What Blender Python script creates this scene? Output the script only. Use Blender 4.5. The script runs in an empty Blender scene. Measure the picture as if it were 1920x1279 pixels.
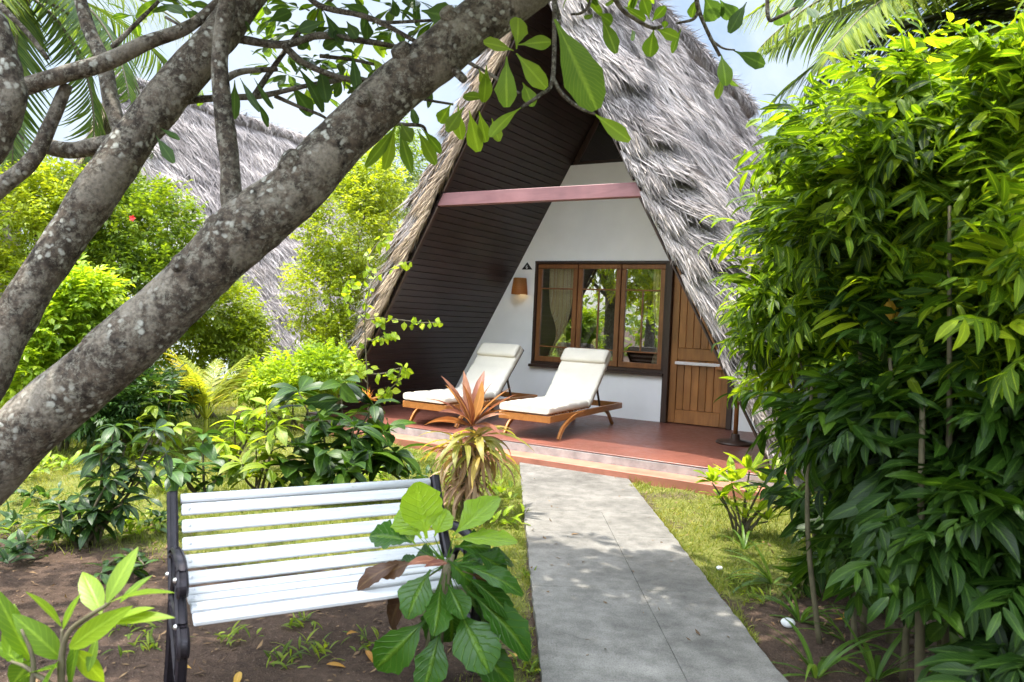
import bpy, bmesh, math, random
import numpy as np
from mathutils import Vector, Matrix
R = math.radians
rng = np.random.default_rng(7)
random.seed(7)
sc = bpy.context.scene
COL = sc.collection

# ------------------------------------------------------------------ camera (solved from the photograph)
F, CH, PITCH, ROLL = 1447.24, 1.6, .0271, .0437      # focal length in px of the 1920 px frame, eye height, tilt, roll
HT = .5369                                            # heading of the cottage
HOX, HOY = 1.549, 11.747                              # middle of the cottage's front wall


def at(px, py, d=None, z=None):
    """World point seen at a pixel of the photograph, at forward distance d or at height z."""
    X, Y = px - 960, py - 639.5
    cr, sr = math.cos(ROLL), math.sin(ROLL)
    X, Y = X * cr + Y * sr, -X * sr + Y * cr
    c, s = math.cos(PITCH), math.sin(PITCH)
    v = np.array([X / F, c + s * (-Y / F), -s + c * (-Y / F)])
    t = d if d is not None else (z - CH) / v[2]
    return v * t + np.array([0, 0, CH])


def hp(u, v, z):
    return np.array([HOX + u * math.cos(HT) + v * math.sin(HT), HOY - u * math.sin(HT) + v * math.cos(HT), z])


# ------------------------------------------------------------------ mesh builder
def nrm(a):
    a = np.asarray(a, float)
    return a / np.maximum(np.linalg.norm(a, axis=-1, keepdims=True), 1e-9)


class MB:
    def __init__(s):
        s.V, s.F, s.U, s.T, s.M, s.S, s.n = [], [], [], [], [], [], 0

    def add(s, V, F, uv=None, tone=None, mat=0, smooth=False):
        V = np.asarray(V, float).reshape(-1, 3)
        F = np.asarray(F, int)
        if len(F) == 0:
            return
        s.V.append(V)
        s.F.append(F + s.n)
        s.U.append(np.zeros((len(V), 2)) if uv is None else np.asarray(uv, float))
        s.T.append(np.full(len(V), .5) if tone is None else np.broadcast_to(np.asarray(tone, float), (len(V),)))
        s.M.append(np.full(len(F), mat))
        s.S.append(np.full(len(F), smooth))
        s.n += len(V)

    def build(s, name, mats, parent=None, loc=None, rotz=0):
        me = bpy.data.meshes.new(name)
        V = np.concatenate(s.V)
        loops = np.concatenate([f.ravel() for f in s.F])
        tot = np.concatenate([np.full(len(f), f.shape[1]) for f in s.F])
        st = np.concatenate([[0], np.cumsum(tot)[:-1]])
        me.vertices.add(len(V))
        me.vertices.foreach_set('co', V.astype(np.float32).ravel())
        me.loops.add(len(loops))
        me.loops.foreach_set('vertex_index', loops.astype(np.int32))
        me.polygons.add(len(tot))
        me.polygons.foreach_set('loop_start', st.astype(np.int32))
        me.polygons.foreach_set('loop_total', tot.astype(np.int32))
        if not isinstance(mats, (list, tuple)):
            mats = [mats]
        for m in mats:
            me.materials.append(m)
        me.polygons.foreach_set('material_index', np.concatenate(s.M).astype(np.int32))
        me.polygons.foreach_set('use_smooth', np.concatenate(s.S).astype(bool))
        me.update(calc_edges=True)
        uvl = me.uv_layers.new(name='UVMap')
        uvl.data.foreach_set('uv', np.concatenate(s.U)[loops].astype(np.float32).ravel())
        at_ = me.attributes.new('tone', 'FLOAT', 'POINT')
        at_.data.foreach_set('value', np.concatenate(s.T).astype(np.float32))
        me.validate()
        o = bpy.data.objects.new(name, me)
        COL.objects.link(o)
        if parent is not None:
            o.parent = parent
        if loc is not None:
            o.location = loc
        o.rotation_euler = (0, 0, rotz)
        return o


def tag(o, label=None, cat=None, group=None, kind=None):
    if label: o['label'] = label
    if cat: o['category'] = cat
    if group: o['group'] = group
    if kind: o['kind'] = kind
    return o


def thing(name, label, cat, loc=(0, 0, 0), rotz=0, group=None):
    o = bpy.data.objects.new(name, None)
    o.empty_display_size = .1
    COL.objects.link(o)
    o.location = loc
    o.rotation_euler = (0, 0, rotz)
    return tag(o, label, cat, group)


def copy_tree(o, parent=None):
    c = o.copy()
    COL.objects.link(c)
    c.parent = parent
    for ch in list(o.children):
        copy_tree(ch, c)
    return c


_boxcache = {}


def box(mb, c, size, b=.004, rot=None, mat=0, tone=None):
    """A bevelled box. c centre, size full extents, rot a 3x3 matrix."""
    key = tuple(round(x, 5) for x in size) + (b,)
    if key not in _boxcache:
        bm = bmesh.new()
        bmesh.ops.create_cube(bm, size=1)
        for v in bm.verts:
            v.co = Vector((v.co.x * size[0], v.co.y * size[1], v.co.z * size[2]))
        if b > 0:
            bmesh.ops.bevel(bm, geom=bm.edges[:], offset=min(b, min(size) * .45), segments=1, affect='EDGES', profile=.5)
        bm.verts.ensure_lookup_table()
        V = np.array([v.co[:] for v in bm.verts])
        F = {}
        for f in bm.faces:
            F.setdefault(len(f.verts), []).append([v.index for v in f.verts])
        bm.free()
        _boxcache[key] = (V, F)
    V, F = _boxcache[key]
    W = V if rot is None else V @ np.asarray(rot).T
    W = W + np.asarray(c)
    uv = V[:, :2]
    first = True
    n0 = mb.n
    for k, f in F.items():
        if first:
            mb.add(W, f, uv, tone, mat)
            first = False
        else:
            mb.F.append(np.asarray(f, int) + n0)
            mb.M.append(np.full(len(f), mat))
            mb.S.append(np.full(len(f), False))


def axes(x, y=None, z=None):
    """Rotation matrix whose columns are a bar's length direction x and the others made square to it."""
    x = nrm(x)
    up = np.array([0, 0, 1.]) if z is None else np.asarray(z, float)
    yy = nrm(np.cross(up, x))
    zz = np.cross(x, yy)
    return np.stack([x, yy, zz], 1)


def bar(mb, a, b_, w, h, bev=.003, mat=0, up=None, tone=None):
    a, b_ = np.asarray(a, float), np.asarray(b_, float)
    box(mb, (a + b_) / 2, (float(np.linalg.norm(b_ - a)), w, h), bev, axes(b_ - a, z=up), mat, tone)


def catmull(P, n=6):
    P = np.asarray(P, float)
    Q = np.concatenate([[2 * P[0] - P[1]], P, [2 * P[-1] - P[-2]]])
    out = []
    for i in range(1, len(Q) - 2):
        for k in range(n):
            t = k / n
            out.append(.5 * ((2 * Q[i]) + (-Q[i - 1] + Q[i + 1]) * t + (2 * Q[i - 1] - 5 * Q[i] + 4 * Q[i + 1] - Q[i + 2]) * t * t
                             + (-Q[i - 1] + 3 * Q[i] - 3 * Q[i + 1] + Q[i + 2]) * t ** 3))
    out.append(P[-1])
    return np.array(out)


def vnoise(P, seed=0, f=1.):
    """Cheap smooth pseudo noise in -1..1."""
    P = np.asarray(P, float) * f
    r = np.random.default_rng(seed)
    o = 0
    for k in range(5):
        d = r.normal(size=3)
        o = o + np.sin(P @ d * 1.6 + r.uniform(0, 6.3) + 1.3 * np.sin(P @ np.roll(d, 1) + r.uniform(0, 6.3)))
    return o / 3.2


def tube(mb, P, rad, sides=8, sub=5, noise=0, nf=6, seed=0, mat=0, tone=None):
    P = np.asarray(P, float)
    rad = np.broadcast_to(np.asarray(rad, float), (len(P),))
    C = catmull(np.column_stack([P, rad]), sub) if len(P) > 2 and sub > 1 else np.column_stack([P, rad])
    P, r = C[:, :3], np.maximum(C[:, 3], 1e-4)
    n = len(P)
    T = nrm(np.gradient(P, axis=0))
    ref = np.array([0, 0, 1.]) if abs(T[0][2]) < .9 else np.array([1., 0, 0])
    A = np.zeros((n, 3))
    a = nrm(np.cross(T[0], ref))
    for i in range(n):
        a = nrm(a - T[i] * np.dot(a, T[i]))
        A[i] = a
    B = np.cross(T, A)
    th = np.linspace(0, 2 * np.pi, sides, endpoint=False)
    dirs = A[:, None] * np.cos(th)[None, :, None] + B[:, None] * np.sin(th)[None, :, None]
    rr = np.repeat(r[:, None], sides, 1)
    if noise:
        Q = (P[:, None] + dirs * r[:, None, None]).reshape(-1, 3)
        rr = rr * (1 + noise * (vnoise(Q, seed, nf) + .5 * vnoise(Q, seed + 1, nf * 2.7)).reshape(n, sides))
    V = P[:, None] + dirs * rr[:, :, None]
    V = np.concatenate([V.reshape(-1, 3), P[:1], P[-1:]])
    i = np.arange(n - 1)[:, None] * sides
    j = np.arange(sides)[None]
    k = (j + 1) % sides
    Fq = np.stack([i + j, i + k, i + sides + k, i + sides + j], -1).reshape(-1, 4)
    L = np.concatenate([[0], np.cumsum(np.linalg.norm(np.diff(P, axis=0), axis=1))])
    uv = np.concatenate([np.stack([np.repeat(L, sides), np.tile(th, n)], 1), [[0, 0], [L[-1], 0]]])
    mb.add(V, Fq, uv, tone, mat, True)
    m = n * sides
    jj = np.arange(sides)
    caps = np.concatenate([np.stack([np.full(sides, m), (jj + 1) % sides, jj], 1),
                           np.stack([np.full(sides, m + 1), (n - 1) * sides + jj, (n - 1) * sides + (jj + 1) % sides], 1)])
    mb.F.append(caps + mb.n - len(V))
    mb.M.append(np.full(len(caps), mat))
    mb.S.append(np.full(len(caps), True))


def lathe(mb, prof, sides=24, c=(0, 0, 0), mat=0, smooth=True):
    prof = np.asarray(prof, float)
    th = np.linspace(0, 2 * np.pi, sides, endpoint=False)
    V = np.stack([prof[:, 0, None] * np.cos(th), prof[:, 0, None] * np.sin(th), np.repeat(prof[:, 1, None], sides, 1)], -1).reshape(-1, 3) + np.asarray(c)
    n = len(prof)
    i = np.arange(n - 1)[:, None] * sides
    j = np.arange(sides)[None]
    k = (j + 1) % sides
    mb.add(V, np.stack([i + j, i + k, i + sides + k, i + sides + j], -1).reshape(-1, 4), None, None, mat, smooth)


def prism(mb, poly, ext, origin=(0, 0, 0), e1=(1, 0, 0), e2=(0, 0, 1), mat=0, b=0):
    """A polygon in the plane e1, e2 extruded by the vector ext."""
    bm = bmesh.new()
    e1, e2, ext, origin = [np.asarray(a, float) for a in (e1, e2, ext, origin)]
    vs = [bm.verts.new(origin + e1 * p[0] + e2 * p[1]) for p in poly]
    f = bm.faces.new(vs)
    r = bmesh.ops.extrude_face_region(bm, geom=[f])
    bmesh.ops.translate(bm, verts=[g for g in r['geom'] if isinstance(g, bmesh.types.BMVert)], vec=Vector(ext))
    bmesh.ops.recalc_face_normals(bm, faces=bm.faces[:])
    if b:
        bmesh.ops.bevel(bm, geom=[e for e in bm.edges if len(e.link_faces) == 2 and e.calc_face_angle(0) > .3], offset=b, segments=1, affect='EDGES')
    bm.verts.index_update()
    V = np.array([v.co[:] for v in bm.verts])
    n0 = mb.n
    G = {}
    for f in bm.faces:
        G.setdefault(len(f.verts), []).append([v.index for v in f.verts])
    first = True
    for k, f in G.items():
        if first:
            mb.add(V, f, V[:, [0, 2]], None, mat)
            first = False
        else:
            mb.F.append(np.asarray(f, int) + n0)
            mb.M.append(np.full(len(f), mat))
            mb.S.append(np.full(len(f), False))
    bm.free()


def sweep(mb, P, thick, width, side=(1, 0, 0), b=.006, mat=0, tone=.5):
    """A smooth curved flat bar: thick across 'side', width in the plane of the curve, chamfered edges."""
    C = catmull(P, 6) if len(P) > 2 else np.asarray(P, float)
    n = len(C)
    wd_ = np.interp(np.linspace(0, 1, n), np.linspace(0, 1, len(np.atleast_1d(width))), np.atleast_1d(width)) / 2
    S = nrm(side)
    T = nrm(np.gradient(C, axis=0))
    Nn = nrm(np.cross(T, S))
    t = thick / 2
    V = []
    for (a, c, db, dw) in ((1, 1, b, 0), (1, 1, 0, b), (-1, 1, 0, b), (-1, 1, b, 0), (-1, -1, b, 0), (-1, -1, 0, b), (1, -1, 0, b), (1, -1, b, 0)):
        V.append(C + S * (a * (t - db)) + Nn * (c * (wd_ - dw))[:, None])
    V = np.stack(V, 1).reshape(-1, 3)
    i = np.arange(n - 1)[:, None] * 8
    j = np.arange(8)[None]
    k = (j + 1) % 8
    n0 = mb.n
    mb.add(V, np.stack([i + j, i + k, i + 8 + k, i + 8 + j], -1).reshape(-1, 4), None, tone, mat)
    mb.F.append(np.array([list(range(7, -1, -1)), [(n - 1) * 8 + q for q in range(8)]]) + n0)
    mb.M.append(np.full(2, mat)); mb.S.append(np.full(2, False))


# ------------------------------------------------------------------ leaves
PROF = {
    'lance': lambda t: np.sin(np.pi * np.clip(t, 0, 1) ** .85) ** .85,
    'ovate': lambda t: np.sin(np.pi * np.clip(t, 0, 1) ** .7) ** .8,
    'paddle': lambda t: np.where(t < .985, np.sin(np.pi * np.clip(t * .985, 0, 1) ** 1.12) ** .8, .15),
    'obovate': lambda t: np.where(t < .97, np.sin(np.pi * np.clip(t * .985, 0, 1) ** 1.55) ** .75, .28),
    'strap': lambda t: np.minimum(1, (t + .15) * 3) * (1 - np.clip(t, 0, 1) ** 3),
    'needle': lambda t: (1 - t * .9),
}


def leaves(mb, B, D, N, L, W, curv=.6, prof='lance', seg=4, fold=.25, tone=None, across=3, wave=0., mat=0, petiole=0.):
    """Many curved leaf blades at once: bases B, directions D, upper-face normals N, lengths L, widths W; positive curv droops."""
    B, D, N = [np.asarray(a, float).reshape(-1, 3) for a in (B, D, N)]
    n = len(B)
    if n == 0:
        return
    L = np.broadcast_to(np.asarray(L, float), (n,))
    W = np.broadcast_to(np.asarray(W, float), (n,))
    cv = np.broadcast_to(np.asarray(curv, float), (n,))
    cv = np.where(np.abs(cv) < 1e-3, 1e-3, cv)
    D = nrm(D)
    S = nrm(np.cross(D, N))
    N = np.cross(S, D)
    t = np.linspace(0, 1, seg + 1)
    w = PROF[prof](t)
    w[0] = max(w[0], .12)
    w[-1] = max(w[-1], .04)
    if petiole:
        t = np.concatenate([[0], petiole + (1 - petiole) * t])
        w = np.concatenate([[.07], w])
        w[1] = .1
    k = len(t)
    ph = cv[:, None] * t[None]
    x = np.sin(ph) / cv[:, None] * L[:, None]
    y = -(1 - np.cos(ph)) / cv[:, None] * L[:, None]
    C = B[:, None] + D[:, None] * x[..., None] + N[:, None] * y[..., None]
    Nl = N[:, None] * np.cos(ph)[..., None] + D[:, None] * np.sin(ph)[..., None]
    hw = W[:, None] * .5 * w[None]
    if wave:
        hwl = hw * (1 + wave * rng.normal(size=hw.shape))
        hwr = hw * (1 + wave * rng.normal(size=hw.shape))
        lift = (rng.normal(size=hw.shape) * wave * .6, rng.normal(size=hw.shape) * wave * .6)
    else:
        hwl = hwr = hw
        lift = (0, 0)
    fl, fr = fold + lift[0], fold + lift[1]
    Lf = C - S[:, None] * hwl[..., None] + Nl * (hwl * fl)[..., None]
    Rt = C + S[:, None] * hwr[..., None] + Nl * (hwr * fr)[..., None]
    if across == 3:
        V = np.stack([Lf, C, Rt], 2)
        a = 3
        ux = np.array([0, .5, 1])
    else:
        V = np.stack([Lf, Rt], 2)
        a = 2
        ux = np.array([0, 1.])
    uv = np.stack([np.broadcast_to(ux[None, None], (n, k, a)), np.broadcast_to(t[None, :, None], (n, k, a))], -1).reshape(-1, 2)
    tn = rng.uniform(0, 1, n) if tone is None else np.broadcast_to(np.asarray(tone, float), (n,))
    base = (np.arange(n) * k * a)[:, None, None]
    i = (np.arange(k - 1) * a)[None, :, None]
    j = np.arange(a - 1)[None, None]
    q = base + i + j
    Fq = np.stack([q, q + 1, q + a + 1, q + a], -1).reshape(-1, 4)
    mb.add(V.reshape(-1, 3), Fq, uv, np.repeat(tn, k * a), mat, True)


def sprigs(mb, B, D, Ls, n, lL, lW, ang=55, droop=.3, ldroop=.25, curv=.7, prof='lance', seg=3, fold=.25, tone=None, wave=0., across=3, paired=True, mat=0, stalk=.004, stalkmat=0):
    """Many leafy twigs: from base B along D for length Ls, n leaves each to alternate sides."""
    B, D = np.asarray(B, float).reshape(-1, 3), nrm(np.asarray(D, float).reshape(-1, 3))
    m = len(B)
    Ls = np.broadcast_to(np.asarray(Ls, float), (m,))
    Z = np.array([0, 0, 1.])
    side = nrm(np.cross(D, Z + rng.normal(size=(m, 3)) * .25))
    up = np.cross(side, D)
    tn = rng.uniform(0, 1, m) if tone is None else np.broadcast_to(np.asarray(tone, float), (m,))
    stt = np.linspace(0, 1, 4)
    if stalk:
        leaves(mb, B, D, up, Ls, stalk, curv=droop * 1.6, prof='needle', seg=3, fold=.3, tone=tn * .5, across=2, mat=stalkmat)
    cv = np.where(np.abs(np.full(m, droop * 1.6)) < 1e-3, 1e-3, droop * 1.6)
    BB, DD, NN, LL, WW, TT = [], [], [], [], [], []
    for i in range(n + 1):
        t = .12 + .88 * i / n
        p = cv * t
        P = B + D * (np.sin(p) / cv * Ls)[:, None] - up * ((1 - np.cos(p)) / cv * Ls)[:, None]
        Dl = D * np.cos(p)[:, None] - up * np.sin(p)[:, None]
        Ul = up * np.cos(p)[:, None] + D * np.sin(p)[:, None]
        if i == n:
            sg = np.zeros(m)
        else:
            sg = np.where(i % 2 == 0, 1., -1.) * np.ones(m)
        a = R(ang) * (1 - .35 * t) + rng.normal(size=m) * .18
        ld = Dl * np.cos(a * np.abs(sg))[:, None] + side * (sg * np.sin(a))[:, None]
        ld = ld - Z * (ldroop * rng.uniform(.3, 1.5, m))[:, None] + rng.normal(size=(m, 3)) * .1
        sz = (.62 + .5 * math.sin(math.pi * min(.95, t * .9 + .08))) * rng.uniform(.62, 1.25, m)
        BB.append(P); DD.append(ld); NN.append(Ul + rng.normal(size=(m, 3)) * .2)
        LL.append(lL * sz); WW.append(lW * sz * rng.uniform(.85, 1.15, m)); TT.append(np.clip(tn + rng.normal(size=m) * .14, 0, 1))
    leaves(mb, np.concatenate(BB), np.concatenate(DD), np.concatenate(NN), np.concatenate(LL), np.concatenate(WW), curv * rng.uniform(.2, 1.9, m * (n + 1)), prof, seg, fold, np.concatenate(TT), across, wave, mat)


def in_blob(n, c, r, shell=.35):
    """Points in an ellipsoid, denser towards its skin, and their outward directions."""
    d = nrm(rng.normal(size=(n, 3)))
    q = rng.uniform(shell, 1, n) ** .55
    r = np.asarray(r, float)
    return np.asarray(c) + d * q[:, None] * r, nrm(d / r)


# ------------------------------------------------------------------ materials
def mat_new(name):
    m = bpy.data.materials.new(name)
    m.use_nodes = True
    nt = m.node_tree
    nt.nodes.clear()
    out = nt.nodes.new('ShaderNodeOutputMaterial')
    return m, nt, out


def nd(nt, t, **kw):
    n = nt.nodes.new(t)
    for k, v in kw.items():
        if k in n.inputs:
            n.inputs[k].default_value = v
        else:
            setattr(n, k, v)
    return n


def ramp(nt, stops, fac=None, interp='LINEAR'):
    n = nt.nodes.new('ShaderNodeValToRGB')
    cr = n.color_ramp
    cr.interpolation = interp
    while len(cr.elements) < len(stops):
        cr.elements.new(.5)
    for e, (p, c) in zip(cr.elements, stops):
        e.position = p
        e.color = (*c, 1) if len(c) == 3 else c
    if fac is not None:
        nt.links.new(fac, n.inputs[0])
    return n.outputs[0]


def mixc(nt, fac, a, b, mode='MIX'):
    n = nt.nodes.new('ShaderNodeMix')
    n.data_type = 'RGBA'
    n.blend_type = mode
    for s, v in ((n.inputs[0], fac), (n.inputs[6], a), (n.inputs[7], b)):
        if isinstance(v, (int, float)):
            s.default_value = v
        elif isinstance(v, tuple):
            s.default_value = (*v, 1)
        else:
            nt.links.new(v, s)
    return n.outputs[2]


def noise(nt, vec, scale, detail=4, rough=.55, dist=0.):
    n = nd(nt, 'ShaderNodeTexNoise', Scale=scale, Detail=detail, Roughness=rough, Distortion=dist)
    if vec is not None:
        nt.links.new(vec, n.inputs['Vector'])
    return n.outputs['Fac']


def objc(nt, scale=(1, 1, 1), rot=(0, 0, 0), src='Object'):
    tc = nt.nodes.new('ShaderNodeTexCoord')
    mp = nt.nodes.new('ShaderNodeMapping')
    mp.inputs['Scale'].default_value = scale
    mp.inputs['Rotation'].default_value = rot
    nt.links.new(tc.outputs[src], mp.inputs['Vector'])
    return mp.outputs[0]


def bump(nt, h, strength=.4, dist=.01):
    b = nd(nt, 'ShaderNodeBump', Strength=strength, Distance=dist)
    nt.links.new(h, b.inputs['Height'])
    return b.outputs[0]


def princ(nt, out, col, rough=.6, normal=None, spec=.4, **kw):
    p = nt.nodes.new('ShaderNodeBsdfPrincipled')
    if isinstance(col, tuple):
        p.inputs['Base Color'].default_value = (*col, 1)
    else:
        nt.links.new(col, p.inputs['Base Color'])
    if isinstance(rough, (int, float)):
        p.inputs['Roughness'].default_value = rough
    else:
        nt.links.new(rough, p.inputs['Roughness'])
    p.inputs['Specular IOR Level'].default_value = spec
    if normal is not None:
        nt.links.new(normal, p.inputs['Normal'])
    for k, v in kw.items():
        p.inputs[k].default_value = v
    if out is not None:
        nt.links.new(p.outputs[0], out.inputs['Surface'])
    return p


def nd_half(nt, sock):
    """-1..1 to 0..1"""
    n = nt.nodes.new('ShaderNodeMath')
    n.operation = 'MULTIPLY_ADD'
    nt.links.new(sock, n.inputs[0])
    n.inputs[1].default_value = .5
    n.inputs[2].default_value = .5
    return n.outputs[0]


def attr(nt, name='tone'):
    a = nt.nodes.new('ShaderNodeAttribute')
    a.attribute_name = name
    return a.outputs['Fac']


def leaf_mat(name, c0, c1, c2, trans=.4, rough=.42, glow=1.0, veins=.35, vn=9, blotch=None, spec=.3, quilt=1.):
    """A thin leaf: per-leaf tone, pale midrib and side veins, light that passes through it."""
    m, nt, out = mat_new(name)
    tone = attr(nt)
    col = ramp(nt, [(0, c0), (.5, c1), (1, c2)], tone)
    uv = objc(nt, src='UV')
    sp = nt.nodes.new('ShaderNodeSeparateXYZ')
    nt.links.new(uv, sp.inputs[0])
    ab = nd(nt, 'ShaderNodeMath', operation='SUBTRACT'); nt.links.new(sp.outputs[0], ab.inputs[0]); ab.inputs[1].default_value = .5
    ab2 = nd(nt, 'ShaderNodeMath', operation='ABSOLUTE'); nt.links.new(ab.outputs[0], ab2.inputs[0])
    rib = ramp(nt, [(0, (1, 1, 1)), (.05, (.6, .6, .6)), (.085, (0, 0, 0))], ab2.outputs[0])
    sv = nd(nt, 'ShaderNodeMath', operation='MULTIPLY_ADD'); nt.links.new(ab2.outputs[0], sv.inputs[0]); sv.inputs[1].default_value = -.55; nt.links.new(sp.outputs[1], sv.inputs[2])
    sm = nd(nt, 'ShaderNodeMath', operation='MULTIPLY'); nt.links.new(sv.outputs[0], sm.inputs[0]); sm.inputs[1].default_value = vn * 6.283
    sn = nd(nt, 'ShaderNodeMath', operation='SINE'); nt.links.new(sm.outputs[0], sn.inputs[0])
    svr = ramp(nt, [(.75, (0, 0, 0)), (1, (.45, .45, .45))], sn.outputs[0])
    vv = mixc(nt, 1., rib, svr, 'ADD')
    vf = nd(nt, 'ShaderNodeMath', operation='MULTIPLY'); nt.links.new(vv, vf.inputs[0]); vf.inputs[1].default_value = veins
    pale = tuple(min(1, x * 1.9 + .03) for x in c2)
    col = mixc(nt, vf.outputs[0], col, pale)
    ns = noise(nt, objc(nt), 9, 3)
    col = mixc(nt, .35, col, ramp(nt, [(.3, (.55, .6, .5)), (.7, (1.25, 1.2, 1.1))], ns), 'MULTIPLY')
    if blotch:
        col = mixc(nt, ramp(nt, [(.6, (0, 0, 0)), (.68, (1, 1, 1))], noise(nt, objc(nt), 14, 2)), col, blotch)
    bp = bump(nt, vv, min(1., .25 * quilt), .004 * quilt)
    p = princ(nt, None, col, rough, bp, spec)
    tr = nt.nodes.new('ShaderNodeBsdfTranslucent')
    tc = mixc(nt, 1., col, (1.9 * glow, 1.75 * glow, .7 * glow), 'MULTIPLY')
    nt.links.new(tc, tr.inputs['Color'])
    mx = nd(nt, 'ShaderNodeMixShader', Fac=trans)
    nt.links.new(p.outputs[0], mx.inputs[1])
    nt.links.new(tr.outputs[0], mx.inputs[2])
    nt.links.new(mx.outputs[0], out.inputs['Surface'])
    return m


def wood_mat(name, c0, c1, rough=.4, scale=(1, 1, 1), coat=0., bumps=.15, grain=14, dist=1.2):
    m, nt, out = mat_new(name)
    v = objc(nt, scale)
    n1 = noise(nt, v, grain, 6, .65, dist)
    n2 = noise(nt, objc(nt), 2.3, 3)
    col = ramp(nt, [(.25, c0), (.75, c1)], n1)
    col = mixc(nt, .55, col, ramp(nt, [(.3, (.55, .55, .55)), (.7, (1.2, 1.15, 1.1))], n2), 'MULTIPLY')
    t = attr(nt)
    col = mixc(nt, .6, col, ramp(nt, [(0, (.62, .6, .58)), (1, (1.3, 1.3, 1.3))], t), 'MULTIPLY')
    p = princ(nt, out, col, rough, bump(nt, n1, bumps, .004))
    p.inputs['Coat Weight'].default_value = coat
    p.inputs['Coat Roughness'].default_value = .15
    return m


def plain_mat(name, col, rough=.6, var=.25, ns=6, bumps=.2, bs=60, spec=.4, metal=0., dirt=None):
    m, nt, out = mat_new(name)
    n1 = noise(nt, objc(nt), ns, 5)
    c = mixc(nt, 1., col, ramp(nt, [(.25, (1 - var,) * 3), (.75, (1 + var * .6,) * 3)], n1), 'MULTIPLY')
    if dirt:
        c = mixc(nt, ramp(nt, [(.56, (0, 0, 0)), (.75, (.7, .7, .7))], noise(nt, objc(nt), ns * 2.1, 7, .7)), c, dirt)
    p = princ(nt, out, c, rough, bump(nt, noise(nt, objc(nt), bs, 4), bumps, .003), spec)
    p.inputs['Metallic'].default_value = metal
    return m


M = {}
M['lining'] = wood_mat('dark stained boards', (.022, .0135, .013), (.048, .030, .027), .42, (1, .12, 1), .1, .2)
M['beam'] = wood_mat('mauve painted beam', (.20, .088, .092), (.29, .14, .145), .5, (.15, 1, 1), 0, .15)
M['teak'] = wood_mat('varnished door wood', (.21, .082, .024), (.40, .172, .052), .33, (1, 1, .09), .3, .15, 16)
M['frame_wood'] = wood_mat('window frame wood', (.16, .062, .022), (.31, .13, .047), .38, (1, 1, .12), .2, .15, 16)
M['dark_frame'] = wood_mat('dark frame wood', (.030, .017, .012), (.065, .035, .024), .45, (1, 1, .15), .1, .2)
M['lounger_wood'] = wood_mat('oiled lounger wood', (.30, .115, .028), (.50, .21, .06), .4, (1, .12, 1), .15, .15, 16)
M['white_wall'] = plain_mat('white limewash', (.87, .86, .84), .85, .05, 3, .3, 40)
M['ledge'] = plain_mat('pale ledge paint', (.78, .74, .73), .35, .08, 8, .1)
M['black_paint'] = plain_mat('black painted metal', (.012, .012, .013), .45, .3, 9, .2)
M['white_paint'] = plain_mat('white sign paint', (.8, .8, .8), .5, .05)
M['mattress'] = plain_mat('cream canvas', (.64, .585, .485), .9, .07, 5, .35, 160, .2)
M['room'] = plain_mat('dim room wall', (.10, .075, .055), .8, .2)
M['bench_paint'] = plain_mat('white bench paint', (.80, .81, .84), .5, .06, 7, .25, 45, .4, 0, (.55, .55, .52))
m_, nt_, out_ = mat_new('chipped white bench paint')
g1 = noise(nt_, objc(nt_, (1.5, 30, 30)), 4, 6, .7)
g2 = noise(nt_, objc(nt_, (2.5, 8, 8)), 7, 8, .75)
c_ = ramp(nt_, [(.3, (.47, .475, .49)), (.6, (.60, .605, .62))], g1)
c_ = mixc(nt_, ramp(nt_, [(.60, (0, 0, 0)), (.66, (.8, .8, .8))], g2), c_, (.36, .33, .28))
princ(nt_, out_, c_, .55, bump(nt_, mixc(nt_, .5, g1, g2), .5, .003), .35)
M['bench_paint'] = m_
M['iron'] = plain_mat('dark cast iron', (.022, .018, .024), .5, .4, 18, .5, 55, .5, .3, (.06, .045, .05))
M['bolt'] = plain_mat('steel bolt', (.6, .6, .6), .35, .1, 5, .1, 60, .5, .9)
M['pebble'] = plain_mat('white stone', (.72, .72, .70), .8, .2, 30, .4)
M['flower_red'] = plain_mat('red petal', (.65, .02, .02), .6, .2)


def thatch_mat(name, dark, mid, light, tan):
    m, nt, out = mat_new(name)
    t = attr(nt)
    col = ramp(nt, [(0, dark), (.35, mid), (.8, light), (1, tan)], t)
    n2 = noise(nt, objc(nt), 1.1, 4)
    col = mixc(nt, .7, col, ramp(nt, [(.3, (.6, .58, .6)), (.7, (1.25, 1.22, 1.2))], n2), 'MULTIPLY')
    princ(nt, out, col, .8, bump(nt, noise(nt, objc(nt), 55, 4), .4, .01), .2)
    return m


M['thatch'] = thatch_mat('weathered palm thatch', (.07, .060, .055), (.215, .192, .178), (.44, .405, .38), (.42, .35, .27))
M['thatch_tan'] = thatch_mat('tan thatch edge', (.075, .052, .034), (.27, .20, .135), (.46, .36, .25), (.54, .41, .25))


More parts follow.
